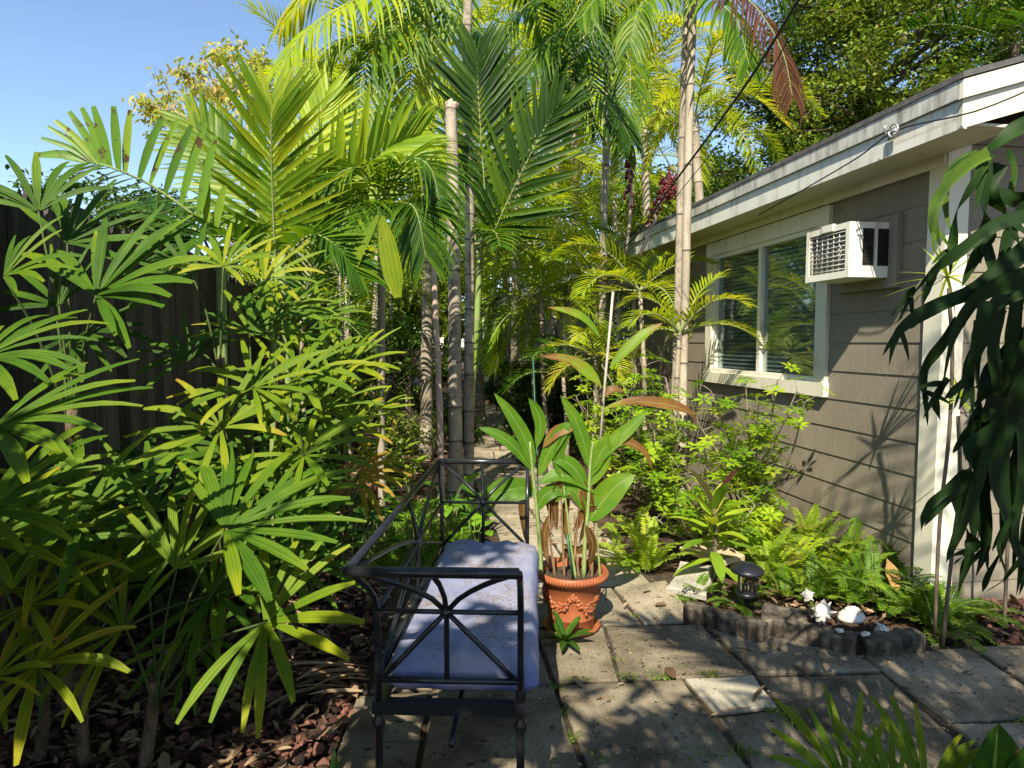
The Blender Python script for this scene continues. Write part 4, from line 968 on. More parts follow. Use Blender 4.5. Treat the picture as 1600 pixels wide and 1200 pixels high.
# little plants near the trunks
# ============================================================ TI PLANT, DRACAENAS
def dracaena(label, stem_pts, heads, Y, name='dracaena', mat='drac', L=.2, W=.016, n=18, tint=(.3, .8), grp='spiky dracaenas by the white corner board'):
    P = [at(x, y, Y) for x, y in stem_pts]; t = thing(name, label, 'plant', V((P[0].x, P[0].y, 0)), grp); m = MB()
    P[0].z = min(P[0].z, -.02); q = cat_rom(P, 16); tube(m, q, [.0095 + .002 * noise.noise(V((i, 2, 1))) for i in range(17)], 8, tints=[.9 if i % 3 else .5 for i in range(17)]); m.build('trunk', M['barkd'], t)
    for (x, y, k) in heads:
        c = at(x, y, Y); m = MB()
        for i in range(n):
            d = rvec(rng); d.z = d.z * .8 + .25; d.normalize()
            blade(m, c, d, V((0, 0, 1)) + d * -.3, L * k * rng.uniform(.7, 1.15), W, p_spike, 4, .25, fold=.3, tint=rng.uniform(*tint))
        m.build('leaf_head', M[mat], t)
dracaena('thin dracaena with yellow green spiky head half way up the corner board', [(1462, 960), (1468, 820), (1482, 690), (1488, 560), (1482, 450)], [(1480, 432, 1.0)], 3.35, L=.28, W=.02)
dracaena('crooked dracaena with small spiky tuft low on the corner board', [(1475, 960), (1488, 860), (1500, 760), (1497, 650)], [(1500, 622, .8)], 3.3, L=.2, n=22)
dracaena('short dracaena tuft against the sunlit gable siding', [(1570, 960), (1575, 800), (1568, 600)], [(1568, 560, .7)], 3.55, L=.2, n=20)
TIY = 4.12
ti = thing('ti_plant', 'ti plant with lime leaves and dark red heart below the window', 'plant', V((at(1112, 800, TIY).x, TIY, 0)))
tb = ti.location.copy(); TT = at(1116, 792, TIY)
m = MB(); tube(m, cat_rom([tb - V((0, 0, .02)), tb.lerp(TT, .5) + V((.02, 0, 0)), TT], 10), .012, 8, tint=.8); m.build('stem', M['barkd'], ti)
for k in range(19):
    az = k * 2.4; e = math.radians(lerp(65, -5, k / 15)); d = V((math.cos(az) * math.cos(e), math.sin(az) * math.cos(e), math.sin(e))); m = MB()
    blade(m, TT - V((0, 0, .30 * (k / 15) ** 1.2)), d, V((-d.x * d.z, -d.y * d.z, 1)), rng.uniform(.24, .36), rng.uniform(.065, .09), p_lance, 7, .7, fold=.3, tint=rng.uniform(.5, .9) if k > 1 else rng.uniform(.0, .2), wave=.1); m.build('leaf', M['ti'], ti)
# ============================================================ UMBRELLA SHRUBS by the window
def umbrella(label, base, ends, tint=(.3, .75), Lf=.078, seedn=0, side=7):
    """ends: (x, y, Y) tips of branches; each carries whorls of leaflets"""
    t = thing('umbrella_shrub', label, 'shrub', base, 'umbrella shrubs below the window'); st = MB(); lf = MB()
    for (x, y, Y, r) in ends:
        e = at(x, y, Y); mid = base.lerp(e, .55) + V((rng.uniform(-.08, .08), rng.uniform(-.08, .08), -.03)); P = cat_rom([base, mid, e], 10)
        tube(st, P, [lerp(.012, .005, i / 10) for i in range(11)], 6, tint=.9, cap=False)
        r = int(r * 2.2)
        for k in range(r):
            f = lerp(.35, 1.0, (k + .5) / r) if k < r - 1 else 1.0; j = min(9, int(f * 10)); p = P[j].lerp(P[j + 1], f * 10 - j)
            dd = rvec(rng); dd.z = abs(dd.z) * .7 + .15; dd.y -= .2; dd.normalize(); q = p + dd * rng.uniform(.05, .2)
            tube(st, [p, p.lerp(q, .5) + V((0, 0, .01)), q], [.0025, .002, .0018], 4, tint=.9, cap=False)
            up = (V((0, 0, 1)) + dd * .6 + rvec(rng) * .3).normalized(); a = up.orthogonal().normalized(); b = up.cross(a); n = rng.randint(6, 8)
            tn = rng.uniform(*tint)
            for h in range(n):
                an = 2 * PI * h / n + rng.uniform(-.15, .15); d = (a * math.cos(an) + b * math.sin(an) + up * .12).normalized(); L = Lf * rng.uniform(.75, 1.15)
                blade(lf, q + d * .012, d, up, L, L * .40, p_ovate, 3, .45, fold=.22, tint=min(1, tn + rng.uniform(-.08, .12)))
    st.build('stem', M['twig'], t); lf.build('foliage', M['scheff'], t)
b1, b2, b3 = gnd(1050, 800), gnd(1180, 838) + V((0, .1, 0)), gnd(965, 770)
umbrella('open umbrella shrub with bare pale stems in front of the window sill', b2 + V((0, .15, 0)), [(1110, 610, 4.8, 6), (1165, 600, 4.75, 7), (1090, 660, 4.6, 7), (1195, 665, 4.7, 5), (1245, 612, 4.6, 5), (1258, 628, 4.55, 4), (1215, 595, 4.9, 5), (1150, 690, 4.6, 6), (1205, 700, 4.5, 4), (1100, 700, 4.5, 6), (1232, 650, 4.4, 4), (1130, 650, 4.9, 5), (1185, 630, 4.6, 5), (1160, 650, 4.7, 6)], (.35, .8))
umbrella('dense bright umbrella shrub between the pale twin trunks and the pot', b1, [(1000, 560, 5.6, 8), (975, 600, 5.4, 8), (1020, 600, 5.5, 8), (1040, 640, 5.3, 8), (990, 650, 5.2, 8), (960, 640, 5.4, 7), (1030, 690, 5.0, 8), (1000, 720, 5.0, 8), (1060, 730, 4.9, 7), (1070, 670, 5.2, 7), (960, 690, 5.1, 7), (985, 540, 5.7, 7), (1040, 590, 5.6, 7), (1020, 760, 4.8, 7), (970, 750, 4.9, 6), (1060, 780, 4.7, 6), (1010, 660, 5.1, 8), (940, 570, 5.8, 6)], (.3, .72))
umbrella('low spreading umbrella shrub round the ti plant stem', gnd(1120, 860), [(1180, 790, 4.5, 6), (1215, 780, 4.6, 5), (1080, 760, 4.5, 7), (1060, 800, 4.4, 7), (1140, 800, 4.4, 6), (1160, 830, 4.3, 6), (1190, 760, 4.7, 5), (1100, 720, 4.7, 6), (1025, 810, 4.5, 6)], (.35, .8))
umbrella('small pale umbrella shrub beyond the leaning bamboo pole', b3, [(905, 585, 6.2, 6), (930, 600, 6.0, 6), (915, 640, 5.9, 6), (945, 660, 5.8, 6), (930, 700, 5.6, 6), (900, 620, 6.2, 5)], (.4, .8))
# ============================================================ FERNS
def fern(label, base, n, L, tint, el=(15, 75), az_range=(0, 6.28)):
    t = thing('sword_fern', label, 'fern', base, 'sword ferns in the bed by the house')
    for k in range(n):
        az = lerp(az_range[0], az_range[1], (k + rng.random()) / n); e = math.radians(rng.uniform(*el)); l = L * rng.uniform(.5, 1.0)
        d = V((math.cos(az) * math.cos(e), math.sin(az) * math.cos(e), math.sin(e))); P = bend(V(base) + V((rng.uniform(-.04, .04), rng.uniform(-.04, .04), 0)), d, l, rng.uniform(.9, 1.7), 8)
        m = MB(); tube(m, P, [lerp(.003, .001, i / 8) for i in range(9)], 4, 1, .6, cap=False); N = int(l / .014); tn = rng.uniform(*tint) + rng.uniform(-.15, .05) + (.35 if rng.random() < .07 else 0)
        for i in range(2, N):
            f = i / N * 8; j = min(7, int(f)); q = P[j].lerp(P[j + 1], f - j); T = (P[j + 1] - P[j]).normalized(); up = V((0, 0, 1)) - T * T.z; up = up.normalized() if up.length > .05 else T.orthogonal(); Sd = T.cross(up).normalized(); up = Sd.cross(T)
            w = .056 * math.sin(PI * min(1, .12 + .86 * i / N)) ** .6 * (l / .45) ** .4
            for sg in (-1, 1):
                dd = (Sd * sg + T * .28 + up * rng.uniform(-.12, .22)).normalized(); leafcard(m, q, dd, up, w * rng.uniform(.85, 1.1), .0175, 0, min(1, tn + rng.uniform(-.06, .06)), .2)
        m.build('frond', [M['fern'], M['cane']], t)
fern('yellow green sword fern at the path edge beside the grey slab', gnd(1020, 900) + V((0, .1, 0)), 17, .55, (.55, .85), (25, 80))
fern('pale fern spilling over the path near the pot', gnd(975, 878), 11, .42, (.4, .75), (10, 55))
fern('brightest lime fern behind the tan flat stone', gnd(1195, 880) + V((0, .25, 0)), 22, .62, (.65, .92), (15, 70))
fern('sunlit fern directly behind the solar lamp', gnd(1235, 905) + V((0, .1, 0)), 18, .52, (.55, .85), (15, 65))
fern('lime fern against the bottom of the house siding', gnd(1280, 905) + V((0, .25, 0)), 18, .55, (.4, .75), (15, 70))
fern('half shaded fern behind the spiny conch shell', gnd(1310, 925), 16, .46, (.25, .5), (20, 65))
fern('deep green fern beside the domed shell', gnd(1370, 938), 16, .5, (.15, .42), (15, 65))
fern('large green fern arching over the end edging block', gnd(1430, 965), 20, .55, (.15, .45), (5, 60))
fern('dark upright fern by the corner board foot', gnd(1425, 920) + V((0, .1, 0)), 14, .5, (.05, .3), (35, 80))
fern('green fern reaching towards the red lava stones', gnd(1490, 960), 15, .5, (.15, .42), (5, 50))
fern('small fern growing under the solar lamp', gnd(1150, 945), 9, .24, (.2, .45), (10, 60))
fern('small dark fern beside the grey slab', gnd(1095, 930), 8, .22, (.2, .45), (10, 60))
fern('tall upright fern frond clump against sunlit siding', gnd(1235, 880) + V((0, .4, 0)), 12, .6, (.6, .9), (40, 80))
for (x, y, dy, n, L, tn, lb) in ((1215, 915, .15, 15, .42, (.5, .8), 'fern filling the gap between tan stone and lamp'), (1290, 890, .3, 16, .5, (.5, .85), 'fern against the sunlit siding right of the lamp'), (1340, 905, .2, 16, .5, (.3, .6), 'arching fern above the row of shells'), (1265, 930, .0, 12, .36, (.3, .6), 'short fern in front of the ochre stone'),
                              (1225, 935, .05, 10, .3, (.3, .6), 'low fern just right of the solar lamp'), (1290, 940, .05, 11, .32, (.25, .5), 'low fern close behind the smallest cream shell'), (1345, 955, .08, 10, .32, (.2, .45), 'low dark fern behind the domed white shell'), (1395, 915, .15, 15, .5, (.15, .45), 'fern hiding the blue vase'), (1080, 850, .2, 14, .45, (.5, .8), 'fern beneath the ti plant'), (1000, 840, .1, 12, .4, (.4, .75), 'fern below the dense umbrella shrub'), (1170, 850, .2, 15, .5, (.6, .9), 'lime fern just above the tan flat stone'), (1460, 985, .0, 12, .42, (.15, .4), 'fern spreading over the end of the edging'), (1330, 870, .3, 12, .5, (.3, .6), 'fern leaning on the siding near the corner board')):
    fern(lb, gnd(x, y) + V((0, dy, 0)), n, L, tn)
# ============================================================ STAGHORN FERN hanging at the right
sg = thing('staghorn_fern', 'huge hanging staghorn fern with dark forked leathery straps at the right edge', 'fern', at(1640, 480, 1.75))
def strap(pts, w0, w1, Y=1.7, tint=.3, tip=.12, nrm=(0, -1, .25), name='frond', tw=0):
    P = [at(p[0], p[1], p[2] if len(p) > 2 else Y) for p in pts]; q = cat_rom(P, 18); k = Y / F
    ws = [lerp(w0, w1, (i / 18) ** .8) * k * 1.0 * (1 + .10 * math.sin(i * 1.1 + w0)) * (1 - .93 * max(0, (i / 18 - .70) / .30) ** 1.6) for i in range(19)]
    m = MB(); ribbon(m, q, 1, p_strap, V(nrm) + rvec(rng) * .35, fold=rng.uniform(.02, .12), pleat=.10, tint=tint * .8 + rng.uniform(-.1, .1), tip=tip, widths=ws, wave=.08, twist=tw + rng.uniform(-.6, .6))
    e = q[-1]; dd = (q[-1] - q[-4]).normalized(); sd = dd.cross(V((0, -1, 0))).normalized()
    for sg_ in (-1, 1):
        if w1 > 12: blade(m, q[-5], dd + sd * (sg_ * rng.uniform(.35, .7)), V(nrm), w1 * k * rng.uniform(2.0, 4.0), w1 * k * .8, p_spike, 6, .7, fold=.2, tint=tint * .8, tip=tip)
    o = m.build(name, M['stag'], sg)
strap([(1640, 175), (1590, 200), (1550, 232), (1520, 262)], 26, 22, 1.65, .5)
strap([(1545, 238), (1505, 262), (1466, 308), (1458, 350), (1470, 385)], 22, 13, 1.62, .82, tip=-.1)
strap([(1545, 238), (1522, 285), (1495, 330), (1488, 385), (1480, 400)], 20, 14, 1.63, .55)
strap([(1540, 250), (1536, 310), (1540, 360), (1532, 412)], 18, 30, 1.66, .3, tw=.4); strap([(1530, 240), (1510, 245), (1480, 275), (1478, 330), (1490, 372)], 14, 10, 1.70, .7)
strap([(1560, 255), (1545, 300), (1568, 330), (1592, 380)], 26, 20, 1.7, .25); strap([(1555, 300), (1590, 312), (1640, 310)], 22, 26, 1.72, .22); strap([(1575, 235), (1585, 270), (1570, 320), (1565, 305)], 12, 8, 1.8, .6)
strap([(1640, 330), (1560, 350), (1500, 392), (1455, 425), (1420, 470), (1402, 505)], 24, 13, 1.60, .35); strap([(1462, 420), (1450, 450), (1438, 495)], 15, 7, 1.60, .4); strap([(1430, 450), (1412, 470), (1408, 500)], 10, 6, 1.61, .6)
strap([(1650, 345), (1590, 400), (1530, 450), (1470, 475), (1425, 500), (1400, 525), (1389, 570)], 34, 14, 1.58, .2); strap([(1440, 490), (1425, 512), (1415, 495)], 10, 6, 1.6, .55)
strap([(1650, 420), (1580, 440), (1530, 462), (1495, 510), (1480, 560), (1470, 615), (1448, 628)], 36, 16, 1.57, .35); strap([(1500, 500), (1470, 540), (1445, 575), (1443, 610), (1452, 625)], 20, 14, 1.6, .25)
strap([(1540, 470), (1530, 540), (1500, 600), (1465, 632)], 24, 9, 1.55, .4); strap([(1480, 590), (1462, 625), (1470, 660)], 14, 9, 1.58, .45); strap([(1660, 440), (1600, 450), (1555, 475), (1520, 520), (1515, 600), (1498, 640)], 34, 16, 1.66, .22)
strap([(1560, 470), (1552, 540), (1556, 600), (1542, 610)], 24, 14, 1.7, .15); strap([(1590, 460), (1580, 540), (1575, 580), (1556, 608)], 22, 12, 1.72, .2); strap([(1530, 500), (1526, 580), (1530, 640), (1520, 660)], 18, 9, 1.75, .15)
strap([(1660, 560), (1590, 610), (1545, 680), (1515, 735), (1495, 775)], 58, 40, 1.62, .25, tw=.3); strap([(1502, 752), (1465, 778), (1445, 805), (1438, 838)], 18, 9, 1.6, .2)
strap([(1500, 760), (1502, 810), (1520, 850), (1490, 882)], 38, 14, 1.62, .22); strap([(1515, 770), (1530, 830), (1510, 880), (1495, 935)], 26, 8, 1.64, .12)
strap([(1570, 640), (1560, 740), (1575, 830), (1545, 895), (1535, 925)], 46, 12, 1.68, .12); strap([(1600, 640), (1600, 740), (1585, 820), (1600, 900)], 52, 14, 1.7, .12)
strap([(1560, 620), (1535, 700), (1535, 780), (1540, 850), (1525, 900)], 40, 14, 1.72, .1); strap([(1620, 650), (1630, 760), (1610, 850), (1618, 920)], 50, 16, 1.75, .1); strap([(1580, 840), (1600, 880), (1625, 900)], 16, 7, 1.69, .14)
strap([(1640, 520), (1590, 560), (1550, 620), (1525, 660), (1515, 700)], 40, 26, 1.75, .2); strap([(1545, 700), (1515, 790), (1490, 850), (1478, 880)], 22, 8, 1.6, .2); strap([(1585, 800), (1560, 850), (1570, 900), (1540, 925)], 14, 6, 1.66, .3)
for (xa, ya, xb, yb, xc, yc, a_, b_, Y_) in ((1620, 600, 1555, 720, 1528, 830, 46, 14, 1.78), (1640, 620, 1590, 740, 1562, 880, 50, 14, 1.8), (1610, 520, 1540, 600, 1508, 720, 38, 16, 1.82), (1650, 700, 1612, 800, 1588, 930, 46, 14, 1.77), (1600, 580, 1545, 660, 1540, 780, 42, 18, 1.85), (1560, 480, 1520, 560, 1490, 640, 28, 12, 1.8), (1620, 300, 1580, 360, 1560, 430, 28, 14, 1.85)):
    strap([(xa, ya), (xb, yb), (xc, yc)], a_, b_, Y_, .14)
m = MB(); blob(m, at(1700, 500, 1.75), .14, rng, 3, .15, sq=(1, 1, 1.3)); m.build('root_mound', M['fibre'], sg)
m = MB(); tube(m, [at(1700, 450, 1.75), at(1700, 450, 1.75) + V((0, 0, 1.4))], .006, 6); m.build('hanging_chain', M['steel'], sg)
# ============================================================ PALM TRUNKS AND FRONDS
rng = random.Random(55)
def ptrunk(P, r0, r1, ring, mat, par, rings=True, name='trunk', sides=12, flare=1.35):
    """P world points from base to top"""
    path = cat_rom(P, 60); L = sum((path[i + 1] - path[i]).length for i in range(60)); acc = 0; pts = []; rr = []; tt = []
    nr = rng.uniform(.3, 1) * ring; s = 0
    for i in range(60):
        a, b = path[i], path[i + 1]; l = (b - a).length
        while nr < s + l:
            if rings:
                p = a.lerp(b, (nr - s) / l); d = (b - a).normalized(); r = lerp(r0, r1, nr / L) * (1 + (flare - 1) * max(0, 1 - nr / .35))
                for o, k, tn in ((-.014, 1.0, .95), (-.004, 1.05, .10), (.004, 1.06, .05), (.014, 1.0, .9)):
                    pts.append(p + d * o); rr.append(r * k); tt.append(tn)
                # plain stretch up to the next ring
                q = p + d * (.05); pts.append(q); rr.append(r); tt.append(1.0)
            nr += ring * rng.uniform(.75, 1.25) * (1 - .15 * nr / L)
        s += l
        if not rings or not pts: pts.append(b); rr.append(lerp(r0, r1, s / L) * (1 + (flare - 1) * max(0, 1 - s / .35))); tt.append(.95)
    rr = [q * (1 + .07 * noise.noise(V((p.z * 2.2, p.x * 3, 1.7))) + .05 * noise.noise(V((p.z * 7, p.x, 8)))) for q, p in zip(rr, pts)]; pts = [p + V((noise.noise(V((p.z * 1.1, p.x, 3))), noise.noise(V((p.z * 1.1, p.y, 9))), 0)) * .018 for p in pts]
    pts = [path[0]] + pts + [path[-1]]; rr = [r0 * flare] + rr + [r1]; tt = [.8] + tt + [1]
    m = MB(); tube(m, pts, rr, sides, tints=tt)
    return m.build(name, M[mat], par)
def pp(x, y, Y): return at(x, y, Y)
def palm(label, base, pts, r0, r1, ring, mat='bark', fronds=(), group='slender ringed palms between path and bench', name='palm_tree', crown=None, cat='palm', rings=True):
    t = thing(name, label, cat, V((base.x, base.y, 0)), group)
    ptrunk([V((base.x, base.y, -.05))] + pts, r0, r1, ring, mat, t, rings)
    return t
def frond(par, pts, LL, LW, n=28, mat='palm', **k):
    m = MB(); pinnate(m, pts, LL, LW, rng, n=n, **k); return m.build('frond', [M[mat], M[k.get('rm', 'cane')] if False else M['cane']], par)
def crown(par, c, nf, L, LL, LW, n=26, mat='palm', el=(75, -25), droop=1.6, tint=(.25, .6), az0=0, bushy=0, ldroop=.8, vee=.25, seg=3, skipf=None, merge=False, jl=.15, r0=.014):
    mm = MB() if merge else None
    for k in range(nf):
        az = az0 + k * 2.39996 + rng.uniform(-.2, .2); e = math.radians(lerp(el[0], el[1], (k + .5) / nf) + rng.uniform(-8, 8))
        if skipf and skipf(az): continue
        d = V((math.cos(az) * math.cos(e), math.sin(az) * math.cos(e), math.sin(e))); l = L * rng.uniform(1 - jl, 1 + jl)
        P = bend(c, d, l, droop * rng.uniform(.75, 1.25), 6)
        tn = rng.uniform(-.08, .08)
        m = mm or MB()
        pinnate(m, P, LL, LW, rng, n=n, nrm=(0, 0, 1), tint=(max(0, tint[0] + tn), tint[1] + tn), ldroop=ldroop, vee=vee, bushy=bushy, seg=seg, r0=r0, a0=65, a1=30, sides=5)
        if not merge: m.build('frond', [M[mat], M['cane']], par)
    if merge: mm.build('crown', [M[mat], M['cane']], par)
# --- the cluster in the middle
b = gnd(712, 782)
t1 = palm('thick ringed palm trunk cut off at the top, lowest part rough and lit', b, [pp(711, 600, b.y), pp(709, 400, b.y), pp(706, 163, b.y)], .074, .058, .42)
m = MB(); c = pp(706, 163, b.y); lathe(m, [(.060, -.05), (.066, -.02), (.062, .008), (.045, .016), (0, .006)], c, 20, fn=lambda q, a: V((q.x * (1 + .1 * math.sin(a * 5)), q.y * (1 + .1 * math.cos(a * 4)), q.z + .006 * math.sin(a + 1) * (q.length > .03) + .003 * math.sin(a * 7)))); m.build('cut_cap', M['stake'], t1)
b = gnd(732, 768)
t2 = palm('ringed palm trunk close behind the cut trunk, running up out of the picture', b, [pp(733, 560, b.y), pp(734, 330, b.y), pp(730, 60, b.y), pp(734, -150, b.y)], .056, .046, .36, 'bark')
b = gnd(664, 716)
t4 = palm('palm trunk with rough brown foot standing left of the cut trunk', b, [pp(667, 560, b.y), pp(668, 300, b.y), pp(664, 60, b.y), pp(672, -110, b.y)], .088, .066, .5, 'bark')
b = gnd(690, 812)
st_ = thing('wooden_pole', 'straight pinkish grey split wooden pole left of the cut palm trunk', 'pole', b)
m = MB(); P = cat_rom([b - V((0, 0, .05)), pp(687, 650, b.y), pp(681, 500, b.y), pp(677, 385, b.y)], 30)
tube(m, P, [.034 * (1 + .12 * noise.noise(V((i * .4, 0, 5)))) * lerp(1.0, .7, i / 30) for i in range(31)], 9); m.build('pole_shaft', M['stake'], st_)
b = gnd(727, 745)
t3 = palm('young palm on a smooth green cane with dark upright fronds', b, [pp(736, 640, b.y), pp(745, 500, b.y), pp(750, 400, b.y)], .05, .034, .55, 'cane', group='young palms with feather fronds')
for P in ([(750, 405), (762, 380), (771, 360)],):
    pass
Y3 = 5.6
dk = dict(nrm=(0.05, -1, .25), a0=70, a1=22, vee=.0, ldroop=.15, seg=4, prof=p_palm, tip=.35, fold=.5)
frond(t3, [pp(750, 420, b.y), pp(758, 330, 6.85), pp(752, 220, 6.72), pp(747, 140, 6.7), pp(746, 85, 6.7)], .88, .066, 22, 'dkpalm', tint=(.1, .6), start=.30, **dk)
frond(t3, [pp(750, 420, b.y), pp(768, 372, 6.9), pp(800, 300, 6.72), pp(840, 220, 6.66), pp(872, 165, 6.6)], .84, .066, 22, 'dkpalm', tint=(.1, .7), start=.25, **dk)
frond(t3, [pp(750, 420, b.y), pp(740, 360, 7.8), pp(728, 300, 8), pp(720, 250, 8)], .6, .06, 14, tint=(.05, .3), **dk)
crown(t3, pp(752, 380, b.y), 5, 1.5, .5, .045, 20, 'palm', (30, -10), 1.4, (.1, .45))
# slim light trunk right of centre
b = gnd(905, 735)
t6 = palm('slender pale palm trunk with leaf shadow stripes behind the canna pot', gnd(936, 735), [pp(940, 560, 8.0), pp(943, 400, 8.0), pp(948, 150, 8.0), pp(951, -120, 8.0)], .05, .042, .6, 'barkp')
b = gnd(1056, 800); Y7 = b.y
t7 = palm('left trunk, shade painted into its greyer bark, of the tall twin palms in front of the eave', gnd(1050, 802), [pp(1058, 560, 6.05), pp(1065, 300, 6.05), pp(1073, 60, 6.05), pp(1078, -140, 6.05)], .043, .038, .9, 'bark', group='twin palms in front of the eave')  # darker bark than its twin paints in the shade on this trunk
t7b = palm('right trunk, sun painted into its paler bark, of the tall twin palms in front of the eave', gnd(1063, 806), [pp(1069, 560, 5.95), pp(1075, 300, 5.95), pp(1081, 60, 5.95), pp(1086, -160, 5.95)], .040, .036, .9, 'barkp', group='twin palms in front of the eave')  # paler bark paints in the sun on this trunk
t8 = palm('thin grey palm trunk far back between path and eave', gnd(893, 660), [pp(896, 420, 12.5), pp(899, 200, 12.5), pp(902, 100, 12.5)], .075, .06, .7, 'bark', group='palms beyond the path')
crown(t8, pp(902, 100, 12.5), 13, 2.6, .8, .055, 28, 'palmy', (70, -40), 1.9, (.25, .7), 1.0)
# crowns above the frame with fronds hanging in
crown(t2, pp(734, -150, 6.9), 6, 2.2, .62, .04, 34, 'palm', (50, -35), 1.6, (.1, .5), .3)
hang = dict(nrm=(0, -.3, 1), a0=70, a1=35, vee=-.1, ldroop=2.2, seg=5, prof=p_palm, tip=.1)
for P, tn, mt in (([pp(672, -110, 8.8), pp(610, -30, 8.2), pp(545, 5, 7.8), pp(480, 48, 7.5), pp(432, 112, 7.3)], (.35, .75), 'palmy'), ([pp(672, -110, 8.8), pp(640, 10, 8.4), pp(585, 75, 8.0), pp(560, 150, 7.8), pp(548, 240, 7.7)], (.3, .6), 'palm'),
              ([pp(672, -110, 8.8), pp(625, 20, 8.4), pp(600, 60, 8.2), pp(545, 60, 8.0), pp(500, 100, 7.9)], (.3, .65), 'palm'), ([pp(672, -110, 8.8), pp(650, 40, 8.6), pp(640, 130, 8.4), pp(635, 220, 8.3)], (.3, .7), 'palmy'),
              ([pp(672, -110, 8.8), pp(700, 10, 8.6), pp(760, 60, 8.4), pp(800, 150, 8.3)], (.15, .5), 'palm'), ([pp(672, -110, 8.8), pp(560, -60, 9), pp(490, -20, 9), pp(440, 40, 9.2)], (.4, .8), 'palmy')):
    frond(t4, P, .95, .05, 34, mt, tint=tn, **hang)
for P, tn in (([pp(951, -120, 8), pp(900, 20, 7.6), pp(850, 70, 7.3), pp(800, 150, 7.1)], (.15, .5)), ([pp(951, -120, 8), pp(960, 20, 7.7), pp(985, 110, 7.5), pp(975, 240, 7.4)], (.3, .6)), ([pp(951, -120, 8), pp(930, 40, 7.6), pp(890, 110, 7.4), pp(930, 200, 7.3)], (.1, .4)),
              ([pp(951, -120, 8), pp(880, -30, 7.8), pp(820, 10, 7.6), pp(770, 80, 7.5)], (.2, .5)), ([pp(951, -120, 8), pp(910, 90, 7.5), pp(960, 170, 7.2), pp(985, 215, 7.1)], (.05, .3))):
    frond(t6, P, .62, .034, 40, 'palm', tint=tn, **hang)
for P, tn, mt, ll in (([pp(1086, -160, 5.95), pp(1120, -40, 5.7), pp(1180, 10, 5.5), pp(1222, 80, 5.4), pp(1238, 150, 5.35)], (.2, .7), 'red', .55), ([pp(1086, -160, 5.95), pp(1110, -20, 5.6), pp(1150, 30, 5.4), pp(1170, 100, 5.3)], (.2, .6), 'palm', .5),
                  ([pp(1078, -140, 6), pp(1040, -30, 5.7), pp(1000, 10, 5.5), pp(985, 70, 5.4)], (.3, .7), 'palm', .45), ([pp(1086, -160, 5.95), pp(1130, -60, 5.8), pp(1200, -30, 5.7), pp(1240, 30, 5.7)], (.1, .4), 'palm', .5), ([pp(1078, -140, 6), pp(1020, -50, 5.8), pp(950, -20, 5.6), pp(905, 30, 5.5)], (.3, .7), 'palm', .45)):
    frond(t7b if P[0].x > 1.7 else t7, P, ll, .028, 40, mt, tint=tn, **hang)
# red hanging fruit stalks
for (x0, y0, x1, y1, Y, l) in ((985, 250, 978, 400, 7.5, 'pink and red palm flower stalk hanging right of the slender pale trunk'), (1040, 280, 1000, 400, 7.0, 'thin brown and red palm flower stalk slanting down to the eave')):
    m = MB(); a, bb = pp(x0, y0, Y), pp(x1, y1, Y); tube(m, cat_rom([a, a.lerp(bb, .5) + V((.03, 0, 0)), bb], 8), [.03, .03, .028, .024, .02, .02, .018, .016, .012], 7, 1, .9)
    for i in range(70): q = a.lerp(bb, rng.random() ** 2 * .6); blob(m, q + rvec(rng) * .05, rng.uniform(.012, .022), rng, 1, .1)
    tag(m.build('flower_stalk', [M['berry'], M['stake']], loc=a), l, 'flower stalk')
m = MB(); c = pp(1045, 298, 6.4)
for i in range(12): tube(m, [c + V((0, 0, .2)), c + rvec(rng) * .06 + V((0, 0, .05)), c + rvec(rng) * .1], .004, 5)
for i in range(160): blob(m, c + V((rng.gauss(0, .04), rng.gauss(0, .04), rng.gauss(0, .06))), rng.uniform(.009, .014), rng, 1, .1)
tag(m.build('palm_fruit', M['berry'], loc=c), 'dark red bunch of palm fruit beside the grey twin trunk', 'fruit')
# --- young feather palms on the left (hero fronds)
GH = 'young palms with feather fronds'
tl = thing('feather_palm', 'sunlit young palm with one big upright V shaped frond against the sky', 'palm', gnd(432, 905), GH); B = tl.location.copy()
Yb = B.y
for dx in (0, .12): 
    m = MB(); tube(m, cat_rom([B + V((dx, 0, -.03)), B + V((dx, 0, .8)), pp(432 + dx * 60, 400, Yb)], 14), .026, 9, tint=.9); m.build('trunk', M['cane'], tl)
up = dict(a0=72, a1=20, vee=.06, ldroop=.10, seg=4, tip=.12, prof=p_palm)
frond(tl, [pp(432, 420, Yb), pp(428, 350, Yb - .1), pp(425, 270, Yb - .2), pp(424, 200, Yb - .3), pp(425, 165, Yb - .3)], .60, .042, 24, 'palm', nrm=(0, -1, .2), tint=(.42, .80), start=.12, **up)
frond(tl, [pp(436, 420, Yb), pp(470, 350, Yb + .3), pp(535, 290, Yb + .5), pp(600, 235, Yb + .7), pp(650, 215, Yb + .8)], .62, .055, 24, 'palmy', nrm=(.5, -.8, .3), tint=(.2, .6), start=.15, a0=60, a1=25, vee=.5, ldroop=.35, seg=4, prof=p_palm)
frond(tl, [pp(432, 420, Yb), pp(400, 330, Yb + .2), pp(345, 250, Yb + .4), pp(300, 195, Yb + .5)], .55, .055, 20, 'palm', nrm=(-.3, -.6, .6), tint=(.4, .75), start=.2, a0=60, a1=25, vee=.3, ldroop=.5, seg=4)
frond(tl, [pp(430, 420, Yb), pp(455, 300, Yb + .6), pp(490, 210, Yb + .9), pp(510, 150, Yb + 1.0)], .6, .055, 20, 'palmy', nrm=(.2, -.9, .3), tint=(.3, .7), start=.2, **up)
frond(tl, [pp(430, 420, Yb), pp(380, 380, Yb - .3), pp(330, 370, Yb - .5), pp(285, 400, Yb - .6)], .4, .045, 18, 'palm', nrm=(0, -.5, 1), tint=(.1, .4), a0=62, a1=25, vee=.3, ldroop=.6)
